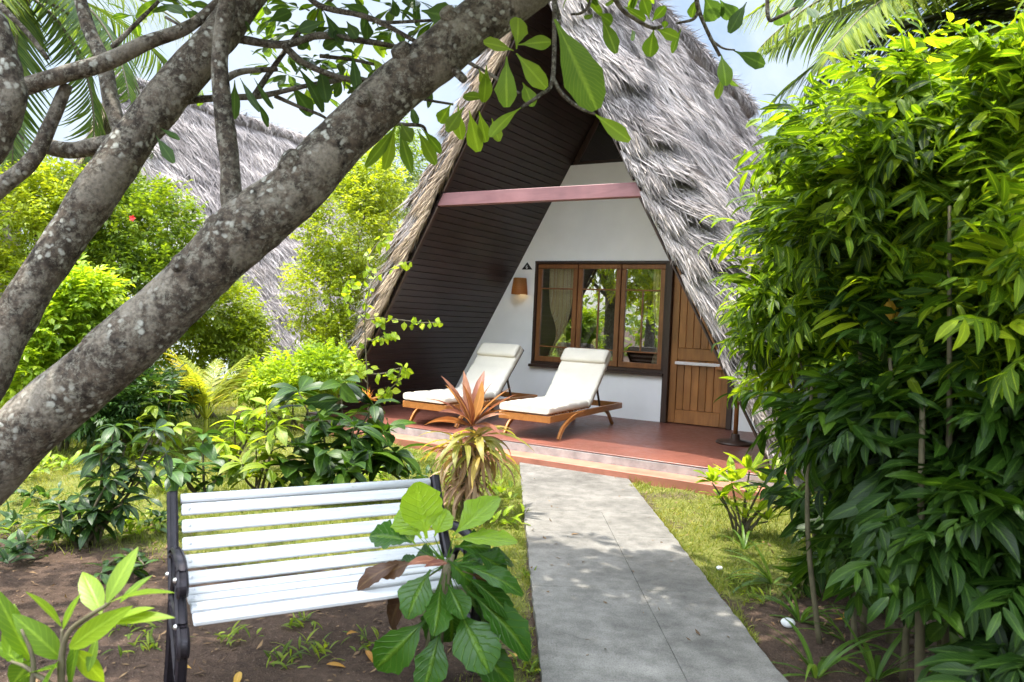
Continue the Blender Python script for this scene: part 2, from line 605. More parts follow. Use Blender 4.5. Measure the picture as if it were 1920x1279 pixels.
def concrete_mat():
    m, nt, out = mat_new('worn path concrete')
    v = objc(nt)
    n1, n2, n3 = noise(nt, v, 1.6, 6, .6), noise(nt, v, 9, 8, .7), noise(nt, v, 130, 3)
    col = ramp(nt, [(.3, (.115, .109, .098)), (.7, (.24, .227, .206))], n1)
    col = mixc(nt, .7, col, ramp(nt, [(.32, (.48, .47, .45)), (.62, (1.2, 1.2, 1.18))], n2), 'MULTIPLY')
    t = attr(nt)
    col = mixc(nt, .8, col, ramp(nt, [(0, (.72, .72, .71)), (1, (1.15, 1.15, 1.14))], t), 'MULTIPLY')
    col = mixc(nt, .45, col, ramp(nt, [(.40, (.35, .34, .32)), (.52, (1, 1, 1))], n3), 'MULTIPLY')
    st = noise(nt, v, 3.7, 9, .75, .3)
    col = mixc(nt, ramp(nt, [(.56, (0, 0, 0)), (.72, (.65, .65, .65))], st), col, (.09, .083, .07))
    crack = nd(nt, 'ShaderNodeTexVoronoi', feature='DISTANCE_TO_EDGE', Scale=1.3)
    vd = nt.nodes.new('ShaderNodeVectorMath'); vd.operation = 'ADD'
    nz = nd(nt, 'ShaderNodeTexNoise', Scale=3., Detail=5.)
    nt.links.new(v, nz.inputs['Vector']); nt.links.new(v, vd.inputs[0]); nt.links.new(nz.outputs['Color'], vd.inputs[1])
    nt.links.new(vd.outputs[0], crack.inputs['Vector'])
    col = mixc(nt, ramp(nt, [(0, (.5, .5, .5)), (.006, (0, 0, 0))], crack.outputs['Distance']), col, (.12, .12, .115))
    princ(nt, out, col, .8, bump(nt, mixc(nt, .5, n2, n3), .35, .006), .3)
    return m


M['concrete'] = concrete_mat()
M['riser'] = plain_mat('grey concrete riser', (.36, .34, .32), .8, .4, 7, .5, 50, .3, 0, (.20, .17, .15))


def red_floor():
    m, nt, out = mat_new('red oxide floor')
    n1, n2 = noise(nt, objc(nt), 1.3, 5), noise(nt, objc(nt), 14, 6, .7)
    col = ramp(nt, [(.3, (.115, .039, .027)), (.7, (.20, .070, .046))], n1)
    col = mixc(nt, .5, col, ramp(nt, [(.3, (.65, .65, .65)), (.7, (1.2, 1.2, 1.2))], n2), 'MULTIPLY')
    princ(nt, out, col, ramp(nt, [(.3, (.3,) * 3), (.7, (.5,) * 3)], n2), bump(nt, n2, .1, .003), .35)
    return m


M['red_floor'] = red_floor()
M['red_step'] = plain_mat('sun-tinted red step', (.40, .155, .10), .6, .35, 4, .25, 50, .3, 0, (.30, .15, .11))  # lighter copy of the red floor: sunlight on the step painted in


def glass_mat(name, refl=.3, tint=(.9, .92, .92)):
    m, nt, out = mat_new(name)
    g = nd(nt, 'ShaderNodeBsdfGlossy', Roughness=.0)
    g.inputs['Color'].default_value = (.95, .97, 1, 1)
    t = nt.nodes.new('ShaderNodeBsdfTransparent')
    t.inputs['Color'].default_value = (*tint, 1)
    lw = nd(nt, 'ShaderNodeFresnel', IOR=1.5)
    ad = nd(nt, 'ShaderNodeMath', operation='ADD')
    nt.links.new(lw.outputs[0], ad.inputs[0])
    ad.inputs[1].default_value = refl
    mx = nt.nodes.new('ShaderNodeMixShader')
    nt.links.new(ad.outputs[0], mx.inputs[0])
    nt.links.new(t.outputs[0], mx.inputs[1])
    nt.links.new(g.outputs[0], mx.inputs[2])
    nt.links.new(mx.outputs[0], out.inputs['Surface'])
    return m


M['glass'] = glass_mat('window glass', .22, (.96, .97, .97))
M['gable_glass'] = glass_mat('dark gable glass', .18, (.3, .3, .3))


def bark_mat(name, pale, scale=1., base=((.018, .0145, .012), (.115, .092, .07))):
    m, nt, out = mat_new(name)
    v = objc(nt, (scale,) * 3)
    n1 = noise(nt, v, 15, 8, .7, .15)
    n2 = noise(nt, v, 60, 6, .75)
    col = ramp(nt, [(.34, base[0]), (.62, base[1])], n1)
    col = mixc(nt, .75, col, ramp(nt, [(.3, (.4, .4, .4)), (.7, (1.35, 1.3, 1.25))], n2), 'MULTIPLY')
    vd = nt.nodes.new('ShaderNodeVectorMath'); vd.operation = 'MULTIPLY_ADD'
    nz = nd(nt, 'ShaderNodeTexNoise', Scale=16., Detail=4.)
    nt.links.new(v, nz.inputs['Vector'])
    nt.links.new(nz.outputs['Color'], vd.inputs[0]); vd.inputs[1].default_value = (.07,) * 3; nt.links.new(v, vd.inputs[2])
    vo = nd(nt, 'ShaderNodeTexVoronoi', Scale=21.)
    nt.links.new(vd.outputs[0], vo.inputs['Vector'])
    spot = ramp(nt, [(.20, (1, 1, 1)), (.36, (0, 0, 0))], vo.outputs['Distance'])
    gate = ramp(nt, [(.46, (0, 0, 0)), (.56, (1, 1, 1))], noise(nt, v, 3.2, 4))
    f = mixc(nt, 1., spot, gate, 'MULTIPLY')
    col = mixc(nt, f, col, pale)
    gate2 = ramp(nt, [(.50, (0, 0, 0)), (.60, (.8, .8, .8))], noise(nt, v, 24, 8, .8, .2))
    col = mixc(nt, gate2, col, (.24, .225, .18))
    gate3 = ramp(nt, [(.50, (0, 0, 0)), (.60, (.75, .75, .75))], noise(nt, v, 4.5, 5, .7, .3))
    col = mixc(nt, gate3, col, mixc(nt, 1., (.28, .245, .195), ramp(nt, [(.3, (.45, .45, .45)), (.7, (1.1, 1.1, 1.1))], n2), 'MULTIPLY'))
    h = mixc(nt, .5, n1, n2)
    princ(nt, out, col, .88, bump(nt, h, .9, .02), .2)
    return m


M['bark'] = bark_mat('lichened grey bark', (.38, .38, .33))
M['twig'] = bark_mat('grey twig bark', (.30, .29, .25), 2.)
M['stem'] = plain_mat('green brown stem', (.10, .085, .045), .7, .4, 20)
M['palm_trunk'] = plain_mat('grey palm trunk', (.16, .135, .11), .85, .4, 12, .6, 25)

M['plumeria'] = leaf_mat('frangipani leaf', (.045, .095, .012), (.09, .165, .015), (.17, .25, .02), .48, .4, 1.25, .35, 16)
M['plumeria_dark'] = leaf_mat('shade-tinted frangipani leaf', (.030, .062, .020), (.05, .10, .025), (.075, .14, .028), .4, .4, 1., .3, 16)  # darker copy of the frangipani leaf, shade painted into its green
M['cane'] = leaf_mat('glossy cane leaf', (.016, .045, .005), (.092, .175, .008), (.34, .43, .016), .48, .45, 1.3, .28, 9, spec=.22)
M['lime'] = leaf_mat('lime green shrub leaf', (.11, .16, .010), (.20, .26, .014), (.33, .37, .025), .45, .5, 1.1, .25, 5)
M['mid'] = leaf_mat('mid green shrub leaf', (.055, .10, .010), (.12, .19, .013), (.24, .30, .022), .44, .45, 1.1, .25, 6)
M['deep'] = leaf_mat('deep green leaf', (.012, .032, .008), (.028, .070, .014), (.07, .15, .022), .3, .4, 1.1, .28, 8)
M['cane_dark'] = leaf_mat('laurel and shade-painted cane leaf', (.008, .024, .004), (.021, .058, .006), (.075, .145, .011), .34, .4, 1.1, .28, 9, spec=.25)  # shade of the lower canes painted into the green; laurel's own colour too
M['corner'] = leaf_mat('long corner plant leaf', (.03, .08, .007), (.095, .18, .010), (.20, .30, .015), .44, .4, 1.1, .3, 8)
M['bright'] = leaf_mat('bright young leaf', (.10, .18, .012), (.20, .30, .014), (.32, .40, .03), .44, .4, 1.15, .35, 8)
M['yellow'] = leaf_mat('yellow palm leaf', (.14, .19, .02), (.26, .30, .03), (.42, .32, .04), .45, .45, 1.1, .2, 4)
M['amber'] = leaf_mat('dying yellow leaf', (.42, .24, .02), (.55, .32, .03), (.6, .42, .05), .4, .5, 1., .2, 6)
M['bigleaf'] = leaf_mat('large quilted leaf', (.016, .058, .007), (.042, .115, .009), (.21, .33, .016), .34, .3, 1.2, .14, 8, quilt=2.5)
M['bronze'] = leaf_mat('bronze leaf', (.05, .022, .016), (.09, .045, .022), (.12, .07, .03), .3, .4, 1., .3, 8)
M['cordy_red'] = leaf_mat('red bronze leaf', (.12, .036, .028), (.22, .08, .052), (.34, .17, .11), .38, .42, 1., .3, 2)
M['cordy_yel'] = leaf_mat('yellow green leaf', (.15, .18, .03), (.27, .25, .05), (.40, .30, .08), .4, .42, 1., .3, 2)
M['cordy_dry'] = leaf_mat('dry tan leaf', (.16, .09, .06), (.30, .19, .12), (.48, .36, .24), .3, .6, .9, .2, 2)
M['orange'] = leaf_mat('orange bract', (.42, .13, .04), (.52, .20, .06), (.55, .33, .12), .4, .5, 1., .1, 2)
M['palm'] = leaf_mat('coconut palm leaflet', (.035, .07, .016), (.06, .11, .022), (.11, .16, .03), .35, .4, 1.1, .3, 1)
M['palm_sun_tint'] = leaf_mat('sun-tinted palm leaflet', (.07, .12, .012), (.13, .19, .016), (.23, .27, .02), .4, .4, 1.1, .3, 1)  # lighter copy of the palm leaflet, sunlight painted into its colour
M['palm_blue'] = leaf_mat('blue green palm leaflet', (.025, .055, .035), (.04, .08, .05), (.07, .12, .06), .3, .4, 1., .3, 1)
M['lily'] = leaf_mat('strap lily leaf', (.04, .09, .015), (.075, .15, .02), (.15, .24, .03), .35, .36, 1.1, .2, 1)
M['grass'] = leaf_mat('lawn blade', (.09, .14, .018), (.18, .22, .03), (.34, .31, .10), .35, .55, 1., .1, 1)
M['litter'] = leaf_mat('dead leaf', (.06, .035, .02), (.13, .075, .04), (.25, .16, .08), .15, .7, 1., .2, 5)
M['fallen'] = leaf_mat('fallen orange leaf', (.38, .16, .02), (.5, .25, .03), (.55, .34, .06), .25, .5, 1., .2, 6)


def curtain_mat():
    m, nt, out = mat_new('striped curtain cloth')
    w = nd(nt, 'ShaderNodeTexWave', Scale=4., Distortion=.2)
    w.bands_direction = 'X'
    nt.links.new(objc(nt), w.inputs['Vector'])
    col = ramp(nt, [(.2, (.78, .66, .40)), (.5, (.85, .80, .62)), (.62, (.5, .22, .07)), (.8, (.78, .64, .36))], w.outputs['Fac'])
    princ(nt, out, col, .9, None, .2)
    return m


M['curtain'] = curtain_mat()


def lampshade_mat():
    m, nt, out = mat_new('woven lamp shade')
    n = noise(nt, objc(nt, (1, 1, 6)), 22, 4)
    col = ramp(nt, [(.3, (.22, .085, .02)), (.7, (.42, .19, .05))], n)
    p = princ(nt, None, col, .6, bump(nt, n, .4, .005))
    t = nt.nodes.new('ShaderNodeBsdfTranslucent')
    t.inputs['Color'].default_value = (.7, .35, .1, 1)
    mx = nd(nt, 'ShaderNodeMixShader', Fac=.3)
    nt.links.new(p.outputs[0], mx.inputs[1]); nt.links.new(t.outputs[0], mx.inputs[2]); nt.links.new(mx.outputs[0], out.inputs[0])
    return m


M['shade'] = lampshade_mat()


def bulb_mat():
    m, nt, out = mat_new('lit bulb')
    e = nd(nt, 'ShaderNodeEmission', Strength=4.)
    e.inputs['Color'].default_value = (1, .72, .35, 1)
    nt.links.new(e.outputs[0], out.inputs[0])
    return m


M['bulb'] = bulb_mat()


# ------------------------------------------------------------------ light and sky
SUN_EL, SUN_AZ = 73., -78.        # azimuth from the view direction (+y), negative to the left
sd = np.array([math.cos(R(SUN_EL)) * math.sin(R(SUN_AZ)), math.cos(R(SUN_EL)) * math.cos(R(SUN_AZ)), math.sin(R(SUN_EL))])
sun = bpy.data.lights.new('sun', 'SUN')
sun.energy = 3.1
sun.angle = R(.53)
sun.color = (1, .95, .86)
so = bpy.data.objects.new('sun', sun)
COL.objects.link(so)
so.location = (0, 0, 20)
so.rotation_euler = Vector(-sd).to_track_quat('-Z', 'Y').to_euler()
wd = bpy.data.worlds.new('World')
sc.world = wd
wd.use_nodes = True
nt = wd.node_tree
nt.nodes.clear()
wo = nt.nodes.new('ShaderNodeOutputWorld')
bg = nt.nodes.new('ShaderNodeBackground')
sky = nt.nodes.new('ShaderNodeTexSky')
sky.sky_type = 'NISHITA'
sky.sun_disc = False
sky.sun_elevation = R(SUN_EL)
sky.sun_rotation = R(SUN_AZ)
sky.air_density = 1.2
sky.dust_density = 2.5
tcw = nt.nodes.new('ShaderNodeTexCoord')
cl = noise(nt, tcw.outputs['Generated'], 2.6, 7, .6, .4)
cf = ramp(nt, [(.40, (.25, .25, .25)), (.60, (1, 1, 1))], cl)
skc = mixc(nt, cf, sky.outputs[0], (4.6, 5.0, 5.6))
sz = nt.nodes.new('ShaderNodeSeparateXYZ')
nt.links.new(tcw.outputs['Generated'], sz.inputs[0])
skc = mixc(nt, 1., skc, ramp(nt, [(0, (.45, .46, .465)), (.40, (.42, .44, .455)), (.56, (1.3, 1.35, 1.4)), (1, (2.1, 2.1, 2.1))], sz.outputs[2]), 'MULTIPLY')
skc = mixc(nt, 1., skc, ramp(nt, [(0, (2.7, 2.6, 2.45)), (.30, (2.6, 2.5, 2.4)), (.52, (1, 1, 1))], nd_half(nt, sz.outputs[1])), 'MULTIPLY')  # added glow: sky behind the viewer brightened to whiten the veranda wall
nt.links.new(skc, bg.inputs['Color'])
bg.inputs['Strength'].default_value = .15
nt.links.new(bg.outputs[0], wo.inputs['Surface'])

cam = bpy.data.cameras.new('camera')
co = bpy.data.objects.new('camera', cam)
COL.objects.link(co)
cr, sr, cp, sp_ = math.cos(ROLL), math.sin(ROLL), math.cos(PITCH), math.sin(PITCH)
up0 = np.array([0, sp_, cp])
xr = np.array([1., 0, 0])
Rv = cr * xr + sr * up0
Uv = cr * up0 - sr * xr
Fw = np.array([0, cp, -sp_])
mtx = Matrix.Identity(4)
for i in range(3):
    mtx[i][0], mtx[i][1], mtx[i][2] = Rv[i], Uv[i], -Fw[i]
mtx[0][3], mtx[1][3], mtx[2][3] = 0, 0, CH
co.matrix_world = mtx
cam.sensor_width = 36
cam.lens = F / 1920 * 36
cam.clip_end = 2000
cam.clip_start = .05
cam.dof.use_dof = True
cam.dof.focus_distance = 7.5
cam.dof.aperture_fstop = 4.0
sc.camera = co
sc.view_settings.view_transform = 'Standard'
sc.view_settings.look = 'None'
sc.view_settings.exposure = 1.68
sc.view_settings.gamma = 1

# ------------------------------------------------------------------ ground, grass, path
PXL = lambda y: .2337 - .0114 * y
PXR = lambda y: 1.3457 - .0114 * y


def step_y(x):
    """y of the lower step's front edge at x (house v = -3.45)."""
    u = (x - HOX + 3.45 * math.sin(HT)) / math.cos(HT)
    return hp(u, -3.45, 0)[1]


def grass_mask(x, y):
    P = np.stack([x, y, 0 * x], -1)
    nz = vnoise(P, 5, 1.1) * .55 + vnoise(P, 6, 3.3) * .35
    right = np.clip((x - PXR(y)) / .05, 0, 1) * np.clip((3.6 - x) / .8, 0, 1) * np.clip((y - 4.7 - .55 * (x - 1.3)) / 1.0 + .5, 0, 1)
    left = np.clip((PXL(y) - x) / .03, 0, 1) * np.clip((y - 4.4 + .18 * (x + 1)) / 1.2, 0, 1)
    strip = np.clip((PXL(y) - x) / .03, 0, 1) * np.clip((x + .25) / .3, 0, 1) * .75
    m = np.maximum(np.maximum(right, left), strip)
    return np.clip(m * (1.0 + .9 * nz) - .08 + .25 * np.clip(nz - .55, 0, 1), 0, 1)


gx = np.unique(np.concatenate([np.linspace(-400, -14, 14), np.arange(-14, 9, .1), np.linspace(9, 400, 14)]))
gy = np.unique(np.concatenate([np.linspace(-300, -4, 12), np.arange(-4, 20, .1), np.linspace(20, 600, 16)]))
GX, GY = np.meshgrid(gx, gy)
P2 = np.stack([GX, GY, 0 * GX], -1)


def ground_z(x, y):
    x, y = np.asarray(x, float), np.asarray(y, float)
    P = np.stack([x, y, 0 * x], -1)
    z = .014 * vnoise(P, 11, 2.2) + .012 * vnoise(P, 12, 6.)
    c = (PXL(y) + PXR(y)) / 2
    w = np.clip((np.abs(x - c) - .6) / .4, 0, 1)
    return z * w - .012


GZ = ground_z(GX, GY)
ny, nx = GX.shape
i = np.arange(ny - 1)[:, None] * nx + np.arange(nx - 1)[None]
mb = MB()
mb.add(np.stack([GX, GY, GZ], -1).reshape(-1, 3), np.stack([i, i + 1, i + nx + 1, i + nx], -1).reshape(-1, 4), None, grass_mask(GX, GY).ravel(), 0, True)
m, nt, out = mat_new('garden soil and turf')
v = objc(nt)
n1, n2, n3 = noise(nt, v, 1.7, 6, .6), noise(nt, v, 22, 7, .7), noise(nt, v, 90, 4)
soil = ramp(nt, [(.3, (.055, .037, .027)), (.7, (.125, .085, .062))], n1)
soil = mixc(nt, .8, soil, ramp(nt, [(.3, (.45, .43, .42)), (.7, (1.4, 1.35, 1.3))], n2), 'MULTIPLY')
soil = mixc(nt, ramp(nt, [(.64, (0, 0, 0)), (.70, (1, 1, 1))], n3), soil, (.26, .20, .15))
turf = ramp(nt, [(.3, (.10, .12, .022)), (.55, (.17, .18, .04)), (.75, (.27, .23, .10))], n2)
fm = nd(nt, 'ShaderNodeMath', operation='MULTIPLY_ADD'); nt.links.new(n2, fm.inputs[0]); fm.inputs[1].default_value = .9; nt.links.new(attr(nt), fm.inputs[2])
colg = mixc(nt, ramp(nt, [(.62, (0, 0, 0)), (.95, (1, 1, 1))], fm.outputs[0]), soil, turf)
princ(nt, out, colg, .95, bump(nt, mixc(nt, .5, n2, n3), 1., .045), .15)
tag(mb.build('ground', m), kind='structure')

# grass blades, one object
N = 470000
xs, ys = rng.uniform(-9, 4.2, N), 2.4 + 12.5 * rng.uniform(0, 1, N) ** 1.5
gm = grass_mask(xs, ys)
okk = rng.uniform(0, 1, N) < gm * .85
inside = np.array([1.0]) * 0
hu = (xs - HOX) * math.cos(HT) - (ys - HOY) * math.sin(HT)
hv = (xs - HOX) * math.sin(HT) + (ys - HOY) * math.cos(HT)
okk &= ~((hv > -3.42) & (np.abs(hu) < 3.4))
xs, ys = xs[okk], ys[okk]
n = len(xs)
ye = rng.uniform(3.3, 7.6, 9000)
se = rng.integers(0, 2, 9000)
xe = np.where(se == 0, PXL(ye) - np.abs(rng.normal(size=9000)) * .03, PXR(ye) + np.abs(rng.normal(size=9000)) * .03)
ke = (vnoise(np.stack([xe * 3, ye, ye * 0], -1), 37, 2.2) > -.1) & (ye < step_y(1.0) - .1)
xs, ys = np.concatenate([xs, xe[ke]]), np.concatenate([ys, ye[ke]])
n = len(xs)
mb = MB()
Bq = np.stack([xs, ys, ground_z(xs, ys) - .003], -1)
Dq = np.stack([rng.normal(size=n) * .55, rng.normal(size=n) * .55, np.ones(n)], -1)
clump = .5 + .5 * vnoise(Bq, 31, 4.)
hh = rng.uniform(.02, .06, n) * (.5 + 1.0 * clump) * (.85 + .06 * ys)
leaves(mb, Bq, Dq, rng.normal(size=(n, 3)) + np.array([0, 0, .3]), hh, rng.uniform(.003, .006, n) * (.7 + .14 * ys), 1.1, 'needle', 2, .1,
       np.clip(.45 + .25 * vnoise(Bq, 33, 1.3) + rng.normal(size=n) * .22, 0, 1), 2)
tag(mb.build('grass', M['grass']), kind='stuff')

# dead leaf litter on the soil, one object
N = 9500
xs, ys = rng.uniform(-5, 4.5, N), rng.uniform(1.6, 8, N)
gm = grass_mask(xs, ys)
okk = (rng.uniform(0, 1, N) < (1 - gm) * .8 + .04) & ((xs < PXL(ys) - .02) | (xs > PXR(ys) + .02) | (rng.uniform(0, 1, N) < .07))
hv = (xs - HOX) * math.sin(HT) + (ys - HOY) * math.cos(HT)
okk &= hv < -3.5
xs, ys = xs[okk], ys[okk]
n = len(xs)
mb = MB()
onp = (xs > PXL(ys) - .01) & (xs < PXR(ys) + .01)
leaves(mb, np.stack([xs, ys, np.where(onp, .033, ground_z(xs, ys) + .006)], -1), np.stack([rng.normal(size=n), rng.normal(size=n), np.abs(rng.normal(size=n)) * .12], -1),
       np.stack([rng.normal(size=n) * .25, rng.normal(size=n) * .25, np.ones(n)], -1), rng.uniform(.015, .06, n), rng.uniform(.006, .022, n), rng.normal(size=n) * .7, 'ovate', 2, .2, None, 2)
tag(mb.build('leaf_litter', M['litter']), kind='stuff')

# concrete path: cast slabs with joints
mb = MB()
edges = [-6, -4.4, -2.9, -1.4, .1, 1.5, 3.1, 4.55, 5.72, 6.42, 7.05]
lj = [.60, .62, .62, .6, .6, .585, .585, .585, .585, .0]


def slab(poly, tone, h=.03):
    bm = bmesh.new()
    f = bm.faces.new([bm.verts.new((*p, -.05)) for p in poly])
    r = bmesh.ops.extrude_face_region(bm, geom=[f])
    tv = [g for g in r['geom'] if isinstance(g, bmesh.types.BMVert)]
    bmesh.ops.translate(bm, verts=tv, vec=(0, 0, .05 + h))
    bmesh.ops.recalc_face_normals(bm, faces=bm.faces[:])
    bmesh.ops.bevel(bm, geom=[e for e in bm.edges if all(v in tv for v in e.verts)], offset=.0025, segments=1, affect='EDGES')
    bm.verts.index_update()
    V = np.array([v.co[:] for v in bm.verts])
    n0 = mb.n
    G = {}
    for f in bm.faces:
        G.setdefault(len(f.verts), []).append([v.index for v in f.verts])
    first = True
    for k, f in G.items():
        if first:
            mb.add(V, f, None, tone, 0)
            first = False
        else:
            mb.F.append(np.asarray(f, int) + n0); mb.M.append(np.zeros(len(f), int)); mb.S.append(np.full(len(f), False))
    bm.free()


g = .0012
for k in range(len(edges) - 1):
    y0, y1 = edges[k] + g, edges[k + 1] - g
    parts = [(0, lj[k]), (lj[k], 1)] if lj[k] else [(0, 1)]
    for a, b in parts:
        X = lambda y, q: PXL(y) + (PXR(y) - PXL(y)) * q
        da, db = (g if a else 0), (g if b < 1 else 0)
        ne = max(3, int((y1 - y0) / .07))
        jit = lambda q_: random.uniform(-.007, .006) if q_ in (0, 1) else 0
        ysq = np.linspace(y0, y1, ne)
        poly = [(X(y_, b) - db + jit(b) * (0 < k_ < ne - 1), y_) for k_, y_ in enumerate(ysq)] + [(X(y_, a) + da + jit(a) * (0 < k_ < ne - 1), y_) for k_, y_ in reversed(list(enumerate(ysq)))]
        slab(poly, random.uniform(.5, .75))
yl, yr = edges[-1] + g, 0
xl, xr_ = PXL(7.3), PXR(7.0)
slab([(PXL(yl), yl), (PXR(yl), yl), (PXR(yl) - .004, step_y(PXR(yl)) + .0 if step_y(PXR(yl)) > yl else yl + .01), (PXL(yl) - .01, step_y(PXL(yl)) - .002)], .18, .022)
tag(mb.build('path', M['concrete']), kind='structure')

# ------------------------------------------------------------------ thatched roofs
W, H, L0 = 3.119, 5.64, 2.718
ZF, ZS = .193, .086
PE, S2 = -3.15, -3.45


def thatch_roof(parent, W, H, v0, v1, t0, nstr, nverge, mats, seed=1, smin=.15, smax=.46, wid=.0105, name='thatch_roof'):
    """A-frame thatch: two thick slopes with rounded, bundled verges, covered in loose palm strips."""
    Ls = math.hypot(W, H)
    mb = MB()
    for s in (-1, 1):
        d = np.array([s * W, 0, -H]) / Ls
        nn = np.array([s * H, 0, W]) / Ls
        apex = np.array([0, 0, H])
        ext = t0 / (W / Ls) * (H / Ls) * 1.0      # how far the outer plane runs on above the apex

        def th(a, v):
            side_t = 1. if s > 0 else .95 + .05 * np.clip(1 - a / 1.5, 0, 1)
            e = np.clip(np.minimum(v - v0, v1 - v) / .34, 0, 1)
            rnd = .30 + .70 * np.sqrt(np.clip(1 - (1 - e) ** 2, 0, 1))
            near = np.clip(1 - (v - v0) / .75, 0, 1)
            ph = (a * 1.45 + .35 * np.sin(a * 1.7 + s) + .12 * np.sin(v * 3)) % 1.
            saw = ph ** 1.3
            P = np.stack([a, v * .6, 0 * a + s * 7], -1)
            bumpy = .05 * vnoise(P, seed, .9) + .035 * vnoise(P, seed + 3, 2.6) + .018 * vnoise(P, seed + 4, 8.)
            crs = ((a * 1.5 + .3 * np.sin(v * 1.1 + a) + .1 * np.sin(v * 5)) % 1.) * .055
            low = 1 - .35 * np.clip((a - Ls + 1.6) / 1.6, 0, 1)
            return (t0 * side_t * rnd + near * (saw - .35) * (.28 if s > 0 else .16) + (bumpy + crs) * (.35 + .65 * e)) * low

        def surf(a, v):
            a, v = np.asarray(a, float), np.asarray(v, float)
            return apex + d * a[..., None] + nn * th(a, v)[..., None] + np.array([0, 1., 0]) * v[..., None]
        na, nv = 90, 70
        aa = np.linspace(-ext, Ls - .05, na)
        vv = v0 + (v1 - v0) * np.linspace(0, 1, nv) ** 1.5
        A, VV = np.meshgrid(aa, vv)
        S_ = surf(A, VV)
        S_[..., 0] = np.where(s * S_[..., 0] < .01, s * .0, S_[..., 0])
        I_ = apex + d * A[..., None] + nn * .045 + np.array([0, 1., 0]) * VV[..., None]
        I_[..., 0] = np.where(s * I_[..., 0] < 0, 0, I_[..., 0])
        i = np.arange(nv - 1)[:, None] * na + np.arange(na - 1)[None]
        q = np.stack([i, i + 1, i + na + 1, i + na], -1).reshape(-1, 4)
        tn = np.clip(.28 + .2 * vnoise(S_.reshape(-1, 3), seed + 9, 3), 0, .6)
        mb.add(S_.reshape(-1, 3), q if s > 0 else q[:, ::-1], None, tn, 0, True)
        for row in (0, nv - 1):
            V = np.concatenate([S_[row], I_[row]])
            k = np.arange(na - 1)
            mb.add(V, np.stack([k, k + 1, k + 1 + na, k + na], -1), None, .2, 1 if row == 0 and s < 0 else 0, False)
        V = np.concatenate([S_[:, -1], I_[:, -1]])
        k = np.arange(nv - 1)
        mb.add(V, np.stack([k, k + 1, k + 1 + nv, k + nv], -1), None, .12, 0, False)
        # loose strips over the slope
        m = nstr
        a = rng.uniform(-ext * .8, Ls - .25, m)
        v = v0 + (v1 - v0) * rng.uniform(0, 1, m) ** 1.25
        P = surf(a, v)
        e = .02
        Ta = nrm(surf(a + e, v) - P)
        Tv = nrm(surf(a, v + e) - P)
        Nm = nrm(np.cross(Ta, Tv))
        Nm = Nm * np.sign((Nm @ nn))[:, None]
        yaw = (rng.normal(size=m) * .3 + .18 * vnoise(P, seed + 20, .8)) * np.clip((v - v0) / .9, .35, 1)
        D = Ta * np.cos(yaw)[:, None] + Tv * np.sin(yaw)[:, None] + Nm * rng.uniform(-.04, .055, m)[:, None]
        tone = np.clip(.46 + .16 * vnoise(P, seed + 30, 1.1) + .12 * vnoise(P, seed + 31, 5.) + .19 * rng.normal(size=m), 0, .95)
        leaves(mb, P + Nm * rng.uniform(-.015, .03, m)[:, None], D, Nm + rng.normal(size=(m, 3)) * .22, rng.uniform(smin, smax, m), rng.uniform(.55, 1.5, m) * wid,
               rng.normal(size=m) * .3 + .15, 'strap', 3, .25, tone, 2)
        # bundles hanging over the verge and down its face
        m = nverge
        a = rng.uniform(-ext * .6, Ls - .2, m)
        x = rng.uniform(0, 1, m)
        on_face = x < .55
        fr = rng.uniform(.22, 1.0, m)
        v = np.where(on_face, v0, v0 + rng.uniform(0, .45, m))
        tt = th(a, v + .0)
        P = apex + d * a[:, None] + nn * np.where(on_face, tt * fr, tt)[:, None] + np.array([0, 1., 0]) * v[:, None]
        P[:, 0] = np.where(s * P[:, 0] < 0, 0, P[:, 0])
        Nm = np.where(on_face[:, None], np.array([0, -1., 0]), nrm(nn + np.array([0, -.7, 0])))
        D = d + np.array([0, -1., 0]) * rng.uniform(-.02, .16, m)[:, None] + nn * (rng.normal(size=m) * .08 + .06 * on_face)[:, None]
        tone = np.clip(.55 + .18 * vnoise(P, seed + 40, 2) + .25 * rng.normal(size=m), 0, 1)
        leaves(mb, P + Nm * rng.uniform(0, .04, m)[:, None], D, Nm + rng.normal(size=(m, 3)) * .4, rng.uniform(.10, .28, m), rng.uniform(.6, 1.6, m) * wid,
               rng.normal(size=m) * .35 + .2, 'strap', 3, .25, tone if s < 0 else np.minimum(tone, .93), 2, mat=1 if s < 0 else 0)
    # ridge cap: a rough roll of bunched fibre
    zr = H + t0 / (W / Ls)
    mb2 = mb
    vs = np.arange(v0, v1, .12)
    tube(mb, np.stack([.03 * vnoise(np.stack([vs, vs * 0, vs * 0], -1), 4, 2.), vs, zr + .02 + .05 * vnoise(np.stack([vs, vs * 0 + 3, vs * 0], -1), 6, 3.)], -1), .16, 9, 1, .22, 7, seed, 0, .35)
    m = int(nstr * .16)
    v = rng.uniform(v0, v1, m)
    ang = rng.uniform(-1.4, 1.4, m)
    P = np.stack([.17 * np.sin(ang), v, zr + .02 + .17 * np.cos(ang)], -1)
    D = np.stack([np.cos(ang) * np.sign(np.sin(ang)) + rng.normal(size=m) * .4, rng.normal(size=m) * .7, -np.abs(np.sin(ang)) + rng.normal(size=m) * .3 + .1], -1)
    leaves(mb, P, D, np.stack([np.sin(ang), 0 * v, np.cos(ang)], -1) + rng.normal(size=(m, 3)) * .3, rng.uniform(.14, .4, m), rng.uniform(.6, 1.5, m) * wid, .6, 'strap', 3, .2,
           np.clip(.45 + rng.normal(size=m) * .22, 0, .95), 2)
    return mb.build(name, mats, parent)


